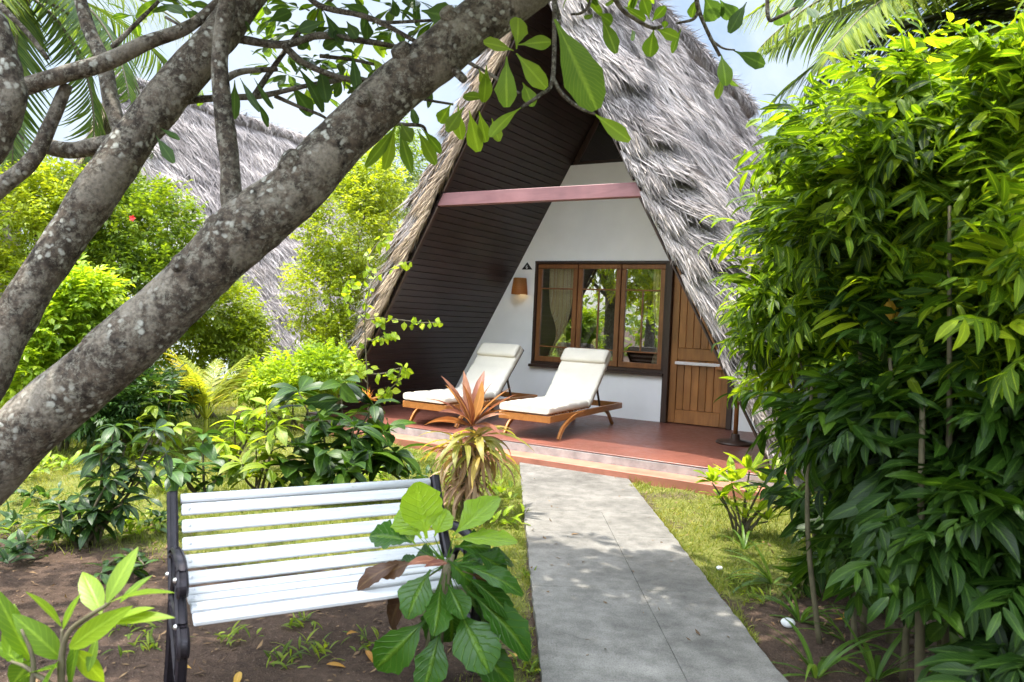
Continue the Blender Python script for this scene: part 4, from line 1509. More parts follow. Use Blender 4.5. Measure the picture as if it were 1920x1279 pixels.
# leaves: those the photograph shows one by one, then rosettes at the twig ends and the crown above the frame
mb = MB()
LV = [  # base x, y, tip x, y, width px, distance, tone, material
    (1040, 36, 1122, 196, 74, 3.1, .45, 0), (1114, 213, 1176, 260, 28, 3.4, .8, 0), (977, 202, 917, 241, 32, 3.3, .75, 0), (963, 95, 912, 76, 30, 3.4, .9, 0), (968, 92, 975, 30, 38, 3.4, .8, 0),
    (972, 84, 1034, 75, 28, 3.4, .7, 0), (968, 100, 1022, 163, 36, 3.3, .85, 0), (950, 106, 949, 197, 40, 3.4, .55, 0), (912, 122, 911, 192, 28, 3.5, .7, 0), (898, 130, 912, 160, 22, 3.5, .9, 0),
    (859, 198, 861, 262, 25, 4.0, .85, 0), (846, 195, 822, 232, 26, 4.0, .6, 0), (880, 208, 896, 284, 30, 4.0, .9, 0), (898, 208, 912, 266, 24, 4.0, .8, 0), (922, 222, 935, 265, 20, 4.0, .9, 0),
    (870, 200, 838, 246, 24, 4.0, .8, 0), (915, 185, 870, 180, 22, 3.9, .6, 0), (980, 155, 1000, 190, 26, 3.5, .6, 0), (745, 232, 697, 308, 22, 3.9, .6, 0), (740, 234, 727, 315, 26, 3.9, .95, 0), (748, 234, 767, 318, 22, 3.9, .4, 0),
    (782, 242, 818, 308, 24, 3.9, .7, 0), (790, 240, 830, 286, 18, 3.9, .4, 0), (752, 232, 770, 262, 24, 3.9, .6, 0), (800, 150, 815, 205, 18, 4.0, .4, 1), (770, 195, 780, 232, 16, 4.0, .4, 1),
    (1170, 12, 1210, 38, 18, 4.1, .5, 0), (1218, 36, 1206, -2, 24, 4.1, .5, 0), (1222, 40, 1245, 16, 18, 4.1, .5, 0), (1226, 55, 1216, 104, 32, 4.1, .45, 0), (1230, 54, 1270, 70, 22, 4.1, .6, 0), (1278, 52, 1258, 98, 18, 4.2, .5, 0),
    (1128, 34, 1155, 88, 28, 3.9, .4, 0), (1122, 24, 1150, 44, 22, 3.9, .5, 0), (1112, 26, 1098, 36, 14, 3.9, .5, 0), (1306, -4, 1296, 32, 20, 4.2, .4, 0), (1320, -8, 1346, 38, 40, 4.2, .4, 1), (1350, 0, 1376, 36, 32, 4.2, .4, 1), (1400, 4, 1370, 56, 24, 4.2, .5, 1),
    (1376, 95, 1434, 122, 26, 4.2, .35, 1), (1352, 102, 1364, 152, 28, 4.2, .5, 0), (1355, 142, 1346, 184, 20, 4.2, .98, 0), (1366, 142, 1378, 170, 18, 4.2, .5, 0), (1458, 12, 1470, 50, 30, 4.4, .5, 1), (1484, 15, 1506, 0, 18, 4.4, .5, 1), (1512, 14, 1530, 24, 20, 4.4, .4, 1),
    (1245, 55, 1248, 40, 12, 4.1, .5, 0), (1185, 55, 1190, 75, 14, 4.1, .5, 0), (1150, -4, 1140, 16, 14, 4.0, .5, 0),
    (500, 41, 546, 22, 24, 4.3, .55, 1), (450, 38, 478, 60, 22, 4.2, .4, 1), (440, 150, 440, 222, 22, 4.0, .5, 1), (450, 146, 478, 200, 12, 4.1, .3, 1), (476, 146, 508, 202, 14, 4.1, .3, 1), (480, 186, 508, 238, 14, 4.1, .3, 1),
    (556, 124, 616, 194, 26, 4.4, .6, 1), (544, 158, 588, 214, 32, 4.4, .4, 1), (292, 254, 324, 302, 18, 4.0, .5, 1), (300, 240, 335, 260, 14, 4.0, .4, 1), (560, 70, 572, 92, 24, 4.3, .5, 1), (262, 128, 282, 124, 18, 4.1, .9, 0), (386, 128, 406, 126, 16, 4.1, .9, 0),
    (302, 6, 340, 22, 22, 4.1, .45, 1), (346, 20, 372, 34, 22, 4.1, .4, 1), (640, 6, 690, 26, 22, 4.2, .5, 1), (606, 20, 642, 80, 24, 4.3, .4, 1), (650, 40, 668, 70, 20, 4.3, .4, 1), (688, 34, 690, 74, 22, 4.2, .35, 1), (660, 100, 670, 165, 20, 4.4, .4, 1),
    (700, 110, 712, 135, 18, 4.4, .9, 0), (655, 118, 645, 168, 18, 4.5, .4, 1), (600, 120, 612, 190, 24, 4.4, .3, 1), (770, 10, 800, -40, 26, 4.1, .5, 1), (790, 20, 855, 34, 44, 4.1, .45, 1), (735, -5, 745, 30, 18, 4.2, .5, 1), (780, 22, 760, -10, 22, 4.1, .4, 1),
    (610, 40, 560, 55, 22, 4.3, .5, 1), (640, 72, 605, 90, 20, 4.3, .5, 1), (700, 150, 730, 200, 18, 4.3, .7, 0), (715, 148, 690, 190, 18, 4.3, .6, 0),
]
B_, D_, N_, L_, W_, T_, MM = [], [], [], [], [], [], []
for x0, y0, x1, y1, w, d, tn, mk in LV:
    a = at(x0, y0, d)
    dz = rng.uniform(-.12, .12)
    b = at(x1, y1, d + dz)
    B_.append(a); D_.append(b - a); L_.append(np.linalg.norm(b - a) * 1.03); W_.append(w / F * d * rng.uniform(1., 1.15)); T_.append(tn); MM.append(mk)
    nv_ = -nrm(a - np.array([0, 0, CH])) + rng.normal(size=3) * .35 + np.array([0, 0, .25])
    N_.append(nv_)
B_, D_, N_, L_, W_, T_, MM = [np.array(q) for q in (B_, D_, N_, L_, W_, T_, MM)]
for mk in (0, 1):
    s_ = MM == mk
    leaves(mb, B_[s_] - T0, D_[s_], N_[s_], L_[s_], W_[s_], rng.normal(size=s_.sum()) * .2 + .22, 'obovate', 8, .18, T_[s_], 3, .05, mk, .07)


def rosette(c, n, L, d0=None, mk=0, droop=.2):
    az = rng.uniform(0, 6.28, n)
    el = rng.uniform(-.5, .5, n) - droop
    D = np.stack([np.cos(az) * np.cos(el), np.sin(az) * np.cos(el), np.sin(el)], -1)
    if d0 is not None:
        D = D + np.asarray(d0) * .6
    Lr = L * rng.uniform(.7, 1.15, n)
    leaves(mb, np.repeat(np.asarray(c)[None], n, 0) - T0, D, np.array([0, 0, 1.]) + rng.normal(size=(n, 3)) * .3, Lr, Lr * rng.uniform(.26, .34, n), rng.uniform(.1, .7, n), 'obovate', 6, .2, None, 3, .04, mk, .1)


for px_, py_, d, n, L in [(500, 10, 4.4, 8, .2), (545, 60, 4.5, 8, .2), (625, 50, 4.4, 8, .19), (670, 105, 4.6, 8, .18), (585, 110, 4.7, 7, .18), (735, 15, 4.4, 8, .19), (790, 55, 4.4, 6, .17), (250, 30, 4.6, 6, .18), (640, 150, 4.5, 7, .2), (700, 150, 4.4, 7, .2), (761, 92, 4.4, 5, .18), (650, -20, 4.6, 8, .22), (600, 10, 4.4, 7, .2), (720, 120, 4.6, 7, .19), (560, 15, 4.5, 7, .2), (520, 30, 4.6, 6, .2), (620, 110, 4.7, 6, .18),
                          (575, 165, 4.7, 6, .18), (815, 38, 4.2, 5, .17), (310, -10, 4.2, 6, .2), (345, 10, 4.3, 5, .18), (505, 120, 4.6, 5, .18), (680, 10, 4.6, 6, .18), (740, 50, 4.7, 5, .18), (855, 10, 4.3, 5, .17), (540, 105, 4.9, 6, .18), (480, 60, 4.7, 5, .18), (590, 60, 4.6, 7, .2), (650, 130, 4.8, 7, .19), (540, 140, 4.9, 7, .18), (690, 70, 4.7, 7, .19), (720, 190, 4.6, 6, .17), (500, 90, 4.9, 6, .18), (610, 180, 4.9, 6, .17), (780, 0, 4.5, 7, .19), (820, 70, 4.4, 5, .17), (450, 20, 4.9, 6, .19), (380, 170, 4.9, 5, .17), (1200, -20, 4.3, 6, .18), (1080, -30, 3.9, 6, .2)]:
    rosette(at(px_, py_, d), n, L, None, int(rng.integers(0, 2)))
# crown over the viewer, above the frame: what shades the bench and the near end of the path
cr_pts = []
for c, r_, n in (((-2.0, 3.55, 4.6), (1.2, .75, .45), 120), ((-.6, 4.3, 4.75), (1.3, .9, .4), 95), ((-.75, 5.3, 5.1), (1.3, .7, .3), 75), ((-.5, 3.1, 4.3), (1.2, 1.5, .6), 130), ((-1.0, .4, 4.4), (2., 1.6, .8), 60), ((-3.4, 4.6, 5.0), (1.5, 1.2, .6), 40), ((.9, 1.4, 4.4), (1.3, 1.5, .7), 50), ((-1.5, 4.2, 4.9), (1.2, .9, .5), 70), ((.75, 3.4, 4.3), (.8, 1.1, .5), 60)):
    q, _ = in_blob(n, c, r_, .1)
    cr_pts.append(q)
cr_pts = np.concatenate(cr_pts)
cr_pts = cr_pts[cr_pts[:, 2] > CH + .30 + .455 * np.maximum(cr_pts[:, 1], 0)]
for c in cr_pts:
    rosette(c, int(rng.integers(7, 12)), .25, None, int(rng.integers(0, 2)))
mb.build('foliage', [M['plumeria'], M['plumeria_dark']], ft)
for c in cr_pts[::6]:
    hub = np.array([-1.4, 2.6, 3.6]) if c[1] > 2 else np.array([-1.2, 1.8, 3.6])
    mid_ = (hub + c) / 2 + np.array([0, 0, .25]) + rng.normal(size=3) * .1
    if c[2] > CH + .5 + .46 * max(c[1], 0) and mid_[2] > CH + .4 + .44 * mid_[1]:
        mb = MB()
        tube(mb, np.array([hub + np.array([0, 0, .5]), mid_, c]) - T0, [.03, .022, .012], 7, 5, .08, 9, 1)
        mb.build('branch', M['twig'], ft)


# ------------------------------------------------------------------ shrubs and plants
def leafy_shrub(name, label, cat, base, blobs, nspr, leaf, lmat, stems=6, sl=(.18, .4), nl=7, group=None, prof='ovate', up=.5, droop=.25, flowers=0, seg=2, ldroop=.2, shell=.3):
    """blobs: (centre offset, radii, weight). leaf: (length, width)."""
    base = np.asarray(base, float)
    t = thing(name, label, cat, base, 0, group)
    mb = MB()
    wts = np.array([b[2] for b in blobs], float)
    wts /= wts.sum()
    for (c, r_, _), w in zip(blobs, wts):
        n = int(nspr * w)
        P, D = in_blob(n, c, r_, shell)
        k = P[:, 2] > .03
        P, D = P[k], D[k]
        n = len(P)
        Ls = rng.uniform(*sl, n)
        D = nrm(D + np.array([0, 0, up]) + rng.normal(size=(n, 3)) * .45)
        tone = np.clip(.45 + .3 * vnoise(P, 50, 2.) + rng.normal(size=n) * .2, 0, 1)
        sprigs(mb, P - D * Ls[:, None] * .5, D, Ls, nl, leaf[0], leaf[1], 55, droop, ldroop, .6, prof, seg, .2, tone, 0, 2 if leaf[0] < .09 else 3, stalk=.005)
    mb.build('foliage', lmat, t)
    mb = MB()
    for k in range(stems):
        c, r_, _ = blobs[int(rng.integers(len(blobs)))]
        q = np.asarray(c) + rng.normal(size=3) * np.asarray(r_) * .35
        q[2] = max(q[2], .2)
        b0 = np.array([rng.normal() * .06, rng.normal() * .06, -.03])
        mid = b0 * .4 + q * .5 + rng.normal(size=3) * .06
        mid[2] = q[2] * .5
        tube(mb, [b0, mid, q], [.018, .012, .005], 6, 5, .1, 9, k)
    mb.build('stem', M['stem'], t)
    for k in range(flowers):
        mb = MB()
        c, r_, _ = blobs[0]
        q, dd = in_blob(1, c, r_, .95)
        q = np.asarray(c) + np.array([[(-.15 + .5 * k) * r_[0], -1.1 * r_[1], (.75 - .6 * k) * r_[2]]])
        for j in range(5):
            a = j * 1.257
            leaves(mb, q, np.array([[math.cos(a), -.6, math.sin(a)]]), np.array([[0, -1., .3]]), .045, .034, .5, 'ovate', 3, .1)
        mb.build('flower', M['flower_red'], t)
    return t


def ground_at(px, d):
    p = at(px, 640, d)
    return np.array([p[0], p[1], 0.])


# screen-side background shrubs (left of the cottage)
def blob_px(base, px, py, d, rx, ry, rz, w=1):
    return (at(px, py, d) - base, (rx, ry, rz), w)


b = ground_at(655, 11.6)
leafy_shrub('shrub', 'tall lime green shrub growing against the cottage\'s tan thatch edge', 'shrub', b,
            [blob_px(b, 650, 430, 11.6, .75, .8, 1.0, 2), blob_px(b, 700, 345, 11.8, .55, .6, .55, 1), blob_px(b, 610, 560, 11.4, .6, .7, .8, 1.3), blob_px(b, 640, 640, 11.2, .5, .6, .5, .8)], 2300, (.075, .036), M['lime'], 10)
b = ground_at(740, 14.5)
leafy_shrub('shrub', 'feathery pale green treetop rising behind the tan thatch edge', 'shrub', b,
            [blob_px(b, 745, 300, 14.5, .6, .6, .8, 1), blob_px(b, 700, 420, 14.5, .9, .8, 1.2, 1)], 900, (.085, .035), M['mid'], 6)
b = ground_at(250, 10.2)
leafy_shrub('shrub', 'big yellow green shrub with a red flower between the two leaning trunks', 'shrub', b,
            [blob_px(b, 270, 440, 10.2, .8, .8, .75, 2), blob_px(b, 200, 400, 10.4, .6, .7, .6, 1.2), blob_px(b, 290, 530, 10, .8, .8, .7, 1.4), blob_px(b, 150, 560, 10, .8, .8, .8, 1.2)], 2300, (.085, .042), M['mid'], 10, flowers=2)
b = ground_at(60, 9.4)
leafy_shrub('shrub', 'yellow green shrub behind the upper trunk at the garden\'s edge', 'shrub', b,
            [blob_px(b, 40, 430, 9.4, .7, .8, .75, 1.5), blob_px(b, 110, 380, 9.6, .5, .6, .5, 1), blob_px(b, 20, 570, 9.2, .7, .7, .7, 1.3)], 1700, (.085, .042), M['lime'], 8)
b = ground_at(120, 8.2)
leafy_shrub('shrub', 'fresh green rounded shrub low behind the main trunk', 'shrub', b,
            [blob_px(b, 125, 615, 8.2, .45, .5, .4, 1), blob_px(b, 60, 690, 8.0, .4, .5, .4, .8), blob_px(b, 160, 560, 8.3, .35, .4, .3, .8)], 900, (.11, .055), M['bright'], 6)
b = ground_at(400, 11.0)
leafy_shrub('shrub', 'yellow green shrub in front of the far thatched hut, below the trunk', 'shrub', b,
            [blob_px(b, 410, 590, 11, .6, .7, .55, 1.5), blob_px(b, 350, 640, 10.8, .6, .6, .5, 1), blob_px(b, 460, 640, 11, .35, .5, .4, .8)], 1500, (.08, .038), M['lime'], 8)
b = ground_at(560, 10.4)
leafy_shrub('shrub', 'low bright shrub at the foot of the tan thatch edge', 'shrub', b,
            [blob_px(b, 565, 700, 10.4, .55, .6, .3, 1), blob_px(b, 500, 720, 10.2, .4, .5, .22, .7), blob_px(b, 620, 690, 10.2, .4, .5, .3, .8)], 800, (.085, .042), M['bright'], 5)
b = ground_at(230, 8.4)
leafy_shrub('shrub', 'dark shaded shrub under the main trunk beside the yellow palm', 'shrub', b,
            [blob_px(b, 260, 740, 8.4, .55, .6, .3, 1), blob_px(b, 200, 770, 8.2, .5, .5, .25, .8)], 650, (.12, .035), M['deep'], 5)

# far greenery: a mass of woods behind everything, and trees one can tell apart
mb = MB()
for k in range(46):
    x = -62 + k * 2.9 + rng.normal() * 1.2
    y = 38 + 8 * math.sin(k * 1.7) + abs(x) * .1
    hgt = rng.uniform(2.4, 4.6)
    P, D = in_blob(420, (x, y, hgt * .55), (2.6, 2.2, hgt * .6), .3)
    kk = P[:, 2] > .05
    leaves(mb, P[kk], nrm(D[kk] + rng.normal(size=(kk.sum(), 3)) * .7), rng.normal(size=(kk.sum(), 3)) + np.array([0, 0, 1.]), rng.uniform(.35, .7, kk.sum()), .24, .5, 'ovate', 2, .2, None, 2)
for k in range(26):
    x = -24 - 4 * math.sin(k * 1.3) + rng.normal()
    y = -30 + k * 2.6
    hgt = rng.uniform(2.6, 5.)
    P, D = in_blob(420, (x, y, hgt * .5), (2.2, 2.6, hgt * .55), .3)
    kk = P[:, 2] > .05
    leaves(mb, P[kk], nrm(D[kk] + rng.normal(size=(kk.sum(), 3)) * .7), rng.normal(size=(kk.sum(), 3)) + np.array([0, 0, 1.]), rng.uniform(.35, .7, kk.sum()), .24, .5, 'ovate', 2, .2, None, 2)
tag(mb.build('woodland', M['mid']), kind='stuff')


def broad_tree(label, base, h, r_, nspr, leaf, lmat, cat='tree'):
    base = np.asarray(base, float)
    t = thing('broadleaf_tree', label, cat, base)
    mb = MB()
    fol = MB()
    tube(mb, [(0, 0, -.1), (.08, .05, h * .3), (0, .1, h * .62), (.1, 0, h * .85)], [.22, .17, .12, .05], 14, 7, .06, 4, 3)
    for k in range(11):
        a = k * 2.4 + rng.uniform(-.4, .4)
        z0 = h * rng.uniform(.3, .65)
        e = np.array([math.cos(a) * r_ * rng.uniform(.5, .95), math.sin(a) * r_ * rng.uniform(.5, .95), h * rng.uniform(.5, .98)])
        tube(mb, [(0, 0, z0), (e[0] * .5, e[1] * .5, (z0 + e[2]) / 2 - .1), e], [.07, .045, .015], 8, 5, .06, 5, k)
        n = nspr // 11
        P, D = in_blob(n, e, (r_ * .42, r_ * .42, h * .16), .25)
        Ls = rng.uniform(.3, .6, n)
        D = nrm(D + rng.normal(size=(n, 3)) * .5 + np.array([0, 0, .2]))
        sprigs(fol, P, D, Ls, 7, leaf[0], leaf[1], 55, .4, .3, .6, 'ovate', 2, .2, np.clip(.45 + .3 * vnoise(P, 60, 1.) + rng.normal(size=n) * .18, 0, 1), 0, 2, stalk=.008)
    mb.build('trunk', M['bark'], t)
    fol.build('crown', lmat, t)
    return t


broad_tree('spreading leafy tree far behind the shrubs at the garden\'s edge', (-13.5, 17, 0), 5.0, 2.4, 900, (.16, .08), M['mid'])
broad_tree('bushy green tree between the far hut and the cottage', (-2.9, 24, 0), 5.2, 2.0, 800, (.16, .08), M['lime'])
broad_tree('leafy tree beyond the right side of the cottage, behind the canes', (7.6, 10.5, 0), 4.6, 2.0, 900, (.16, .08), M['mid'])
broad_tree('low branching tree standing behind the dark canes on the right', (6.4, 5.2, 0), 3.6, 1.5, 900, (.15, .07), M['mid'])
# trees of the garden beside and behind the viewer: they show in the window panes and shade the near ground
broad_tree('leafy tree reflected in the cottage window, left of the frangipani', (-8.6, 4.6, 0), 6.0, 2.3, 1100, (.18, .09), M['lime'])
broad_tree('tall leafy tree behind the viewer\'s garden', (-13.0, -.5, 0), 7.5, 2.8, 1000, (.2, .1), M['mid'])
broad_tree('tree behind the viewer that shades the near canes', (4.4, .4, 0), 6.6, 2.7, 2000, (.18, .08), M['mid'])


# coconut palms
def palm(label, base, h, fronds, lmat, flen=3.2, ll=.75, lw=.035, lean=(0, 0), nleaf=58, stiff=1.3):
    base = np.asarray(base, float)
    t = thing('coconut_palm', label, 'palm', base)
    mb = MB()
    top = np.array([lean[0], lean[1], h])
    tube(mb, [(0, 0, -.1), (lean[0] * .3, lean[1] * .3, h * .4), (lean[0] * .7, lean[1] * .7, h * .75), top], [.2, .14, .12, .11], 12, 10, .06, 5, 1)
    mb.build('trunk', M['palm_trunk'], t)
    for az, el, ln, mt in fronds:
        mb = MB()
        n = 26
        q = np.linspace(0, 1, n)
        ca = R(az)
        hd = np.array([math.cos(ca), math.sin(ca), 0])
        e = R(el) - q * 1.35 * (ln / 3.0)
        st = ln / (n - 1)
        P = [top.copy()]
        for k in range(1, n):
            P.append(P[-1] + (hd * math.cos(e[k]) + np.array([0, 0, 1.]) * math.sin(e[k])) * st)
        P = np.array(P)
        tube(mb, P[::3] if (n - 1) % 3 == 0 else np.concatenate([P[::3], P[-1:]]), np.linspace(.03, .006, len(P[::3]) + (0 if (n - 1) % 3 == 0 else 1)), 6, 3, 0, 1, 0, 1)
        tq = np.linspace(.12, .995, nleaf)
        Pq = np.stack([np.interp(tq, q, P[:, k]) for k in range(3)], -1)
        Tq = nrm(np.stack([np.interp(tq, q, np.gradient(P[:, k])) for k in range(3)], -1))
        sd_ = np.array([-hd[1], hd[0], 0])
        for s in (-1, 1):
            Dq = Tq * .75 + sd_ * s * .8 + np.array([0, 0, -.32]) + rng.normal(size=Pq.shape) * .07
            un = np.cross(Tq, sd_) * 1.
            un = un * np.sign(un[:, 2:3] + 1e-6)
            leaves(mb, Pq, Dq, un + sd_ * (-s) * .35, ll * np.sin(np.pi * (tq * .86 + .1)) ** .7 * rng.uniform(.85, 1.1, nleaf), lw, rng.uniform(.25, .8, nleaf) * stiff, 'strap', 5, .3, None, 2)
        mb.build('frond', [mt, M['stem']], t)
    return t


b = at(60, 640, 11.5)
pal = [(a, e, l, M['palm'] if k % 3 else M['palm_sun_tint']) for k, (a, e, l) in enumerate(
    [(10, 25, 3.0), (-25, 5, 3.1), (-50, 30, 3.0), (-75, 0, 3.2), (-100, 25, 3.1), (-130, 5, 3.0), (30, 60, 2.8), (60, 25, 3.0), (100, 40, 3.0), (150, 15, 3.0), (-10, -25, 2.9), (-60, -30, 3.0), (-105, -35, 2.9), (180, 35, 3.), (-35, 65, 2.7), (-90, 60, 2.7), (20, -10, 3.0), (-150, -20, 2.9)])]
palm('coconut palm with hanging fronds above the far hut, behind the upper trunk', (b[0] - .4, b[1], 0), 6.0, pal, M['palm'], lean=(.3, -.3))
pal2 = [(a, e, l, M['palm']) for (a, e, l) in [(20, 30, 3.2), (-30, 10, 3.2), (-80, 30, 3.2), (-120, 0, 3.2), (60, 40, 3.1), (120, 20, 3.2), (170, 30, 3.2), (-160, 10, 3.2), (-55, -20, 3.0), (0, -15, 3.0)]]
palm('smaller coconut palm farther back at the garden\'s edge', (-12.5, 15.0, 0), 5.2, pal2, M['palm'])
pr = [(178, 17, 3.3, M['palm_blue']), (186, 9, 3.0, M['palm_blue']), (186, 34, 3.2, M['palm_sun_tint']), (170, 44, 3.1, M['palm_sun_tint']), (202, 26, 3.1, M['palm_sun_tint']), (194, 52, 3.0, M['palm_sun_tint']), (216, 38, 2.9, M['palm_sun_tint']), (160, 24, 2.9, M['palm']), (232, 30, 2.8, M['palm']), (260, 20, 2.8, M['palm']), (150, 40, 2.8, M['palm']), (120, 20, 2.8, M['palm']), (80, 30, 2.8, M['palm']),
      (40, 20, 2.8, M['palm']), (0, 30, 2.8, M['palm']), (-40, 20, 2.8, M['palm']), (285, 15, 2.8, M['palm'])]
palm('coconut palm with yellow green fronds rising behind the big leafy bush', (5.0, 7.3, 0), 4.6, pr, M['palm'], ll=.8, lw=.042, nleaf=96, stiff=.5)


# the tall leafy canes right of the path: long drooping sprigs of toothed leaves on several stems
def cane_bush(label, base, blobs, nspr, stems, lmat=None, leaf=(.17, .044), sl=(.34, .6), nl=12, dead=0, droop=.3, shell=.3):
    base = np.asarray(base, float)
    t = thing('leafy_cane_shrub', label, 'shrub', base, 0, 'tall leafy cane shrubs right of the path')
    fol = MB()
    wts = np.array([b_[2] for b_ in blobs], float)
    wts /= wts.sum()
    stem_ends = []
    for (c, r_, _), w in zip(blobs, wts):
        n = int(nspr * w)
        cc, cd = in_blob(max(2, n // 5), c, r_, shell)
        pick = rng.integers(0, len(cc), n)
        P, D = cc[pick] + rng.normal(size=(n, 3)) * .075, cd[pick]
        k = P[:, 2] > .12
        P, D = P[k], D[k]
        n = len(P)
        D = nrm(D * .8 + rng.normal(size=(n, 3)) * .4 + np.array([0, 0, .12]))
        Ls = rng.uniform(*sl, n)
        tone = np.clip(.42 + .2 * vnoise(P, 80, 1.7) + rng.normal(size=n) * .2, 0, 1)
        sprigs(fol, P - D * Ls[:, None] * .45, D, Ls, nl, leaf[0], leaf[1], 62, droop, .2, .7, 'lance', 5, .22, tone, .10, 3, stalk=.006)
    if dead:
        P = np.array([at(1668, 560, 3.75), at(1672, 572, 3.75), at(1664, 566, 3.75), at(1676, 560, 3.78)]) - base
        leaves(fol, P, np.array([[.25, 0, -1], [.5, .1, -.8], [-.1, -.1, -1], [.7, -.2, -.4.__float__()]]), -nrm(P + base - np.array([0, 0, CH])) + np.array([.2, 0, .2]), [.17, .16, .15, .13], .05, .4, 'lance', 5, .2, None, 3, .1, 1)
    fol.build('foliage', [lmat or M['cane'], M['amber']], t)
    mb = MB()
    for (x0, y0, x1, y1, z1, r_) in stems:
        a = np.array([x0, y0, -.03])
        b_ = np.array([x1, y1, z1])
        tube(mb, [a, a * .55 + b_ * .45 + np.array([rng.normal() * .05, rng.normal() * .05, 0]), b_], [r_, r_ * .8, r_ * .45], 8, 7, .06, 12, 2)
    mb.build('stem', M['stem'], t)
    return t


def rel(base, lst):
    return [(at(px, py, d) - base, r_, w) for (px, py, d, r_, w) in lst]


b = ground_at(1620, 4.9)
cane_bush('tall cane shrub reaching over the thatch edge, with lime green leaf tips beside the door', b,
          rel(b, [(1560, 285, 5.3, (.34, .4, .28), 1.0), (1660, 235, 5.2, (.36, .4, .24), .9), (1540, 330, 5.3, (.36, .45, .42), 1.1), (1505, 425, 5.3, (.34, .45, .36), 1.2), (1500, 560, 5.2, (.32, .45, .4), 1.2), (1535, 690, 5.1, (.32, .4, .36), 1.0), (1590, 800, 5.0, (.26, .35, .26), .5), (1640, 260, 5.2, (.4, .45, .36), .9), (1620, 480, 5.0, (.45, .5, .55), 1.1), (1425, 590, 5.5, (.12, .2, .12), .22), (1470, 690, 5.4, (.10, .2, .14), .16), (1530, 790, 5.3, (.12, .2, .14), .16)]),
          620, [(-.05, 0, -.35, .2, 2.4, .02), (.1, .1, .1, .2, 2.6, .02), (-.15, .1, -.5, .3, 2.1, .016), (.02, -.15, -.2, .1, 2.0, .016), (.2, .2, .4, .3, 2.5, .018), (-.2, -.1, -.45, 0, 1.6, .013)], leaf=(.165, .043), sl=(.3, .5))
b = ground_at(1700, 4.0)
cane_bush('tall cane shrub with glossy bright crown and one hanging amber leaf cluster', b,
          rel(b, [(1690, 310, 4.1, (.48, .5, .34), 1.5), (1800, 230, 4.2, (.42, .5, .28), 1.2), (1650, 420, 3.9, (.42, .5, .34), 1.3), (1590, 470, 4.1, (.26, .35, .28), .7), (1810, 420, 4.0, (.4, .5, .45), 1.1), (1690, 560, 3.9, (.36, .4, .2), .5)]),
          390, [(0, 0, -.1, .1, 2.5, .022), (.12, -.05, .2, 0, 2.4, .02), (-.1, .08, -.3, .1, 2.2, .018), (.2, .1, .35, .15, 2.5, .018)], dead=1)
b = ground_at(1880, 3.3)
cane_bush('nearest cane shrub, sunlit at the frame\'s edge with a bare slanting stem', b,
          rel(b, [(1905, 215, 3.6, (.36, .45, .3), 1.2), (1940, 400, 3.3, (.3, .4, .3), 1.0), (1915, 640, 3.2, (.22, .3, .26), .8)]),
          205, [(-.26, .0, -.3, .05, 1.3, .024), (.05, .05, .1, .1, 2.3, .022), (.15, -.1, .2, 0, 1.8, .02), (-.1, .1, -.15, .2, 2.2, .018)])
b = ground_at(1690, 5.9)
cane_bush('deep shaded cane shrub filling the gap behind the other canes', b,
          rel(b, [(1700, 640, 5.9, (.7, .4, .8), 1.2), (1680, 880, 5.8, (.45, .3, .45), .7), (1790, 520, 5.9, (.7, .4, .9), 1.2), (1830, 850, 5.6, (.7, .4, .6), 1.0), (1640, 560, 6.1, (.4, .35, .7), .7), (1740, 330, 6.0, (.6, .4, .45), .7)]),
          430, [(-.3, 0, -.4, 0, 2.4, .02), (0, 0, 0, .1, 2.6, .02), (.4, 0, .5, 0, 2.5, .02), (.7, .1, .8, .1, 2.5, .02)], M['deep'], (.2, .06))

b = ground_at(1770, 3.6)  # leaf colour darkened to stand for the shade under the sunlit crowns
cane_bush('cane shrub with shade painted into its leaves, filling the lower right below the sunlit crowns', b,
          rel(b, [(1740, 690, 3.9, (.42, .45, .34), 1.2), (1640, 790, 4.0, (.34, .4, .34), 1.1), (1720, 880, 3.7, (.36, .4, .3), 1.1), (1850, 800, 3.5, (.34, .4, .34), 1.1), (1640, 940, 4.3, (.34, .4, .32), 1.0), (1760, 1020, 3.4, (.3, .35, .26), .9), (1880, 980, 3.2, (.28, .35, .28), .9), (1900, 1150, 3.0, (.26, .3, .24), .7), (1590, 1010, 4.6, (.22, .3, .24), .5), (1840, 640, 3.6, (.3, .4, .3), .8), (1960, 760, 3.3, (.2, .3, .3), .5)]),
          520, [(-.1, 0, -.25, 0, 1.5, .018), (.1, .05, .15, .1, 1.6, .018), (-.35, .35, -.45, .4, 1.4, .016), (.25, -.1, .3, -.1, 1.5, .018), (-.2, .3, -.1, .4, 1.7, .016)], M['cane_dark'], (.2, .055), shell=.2)

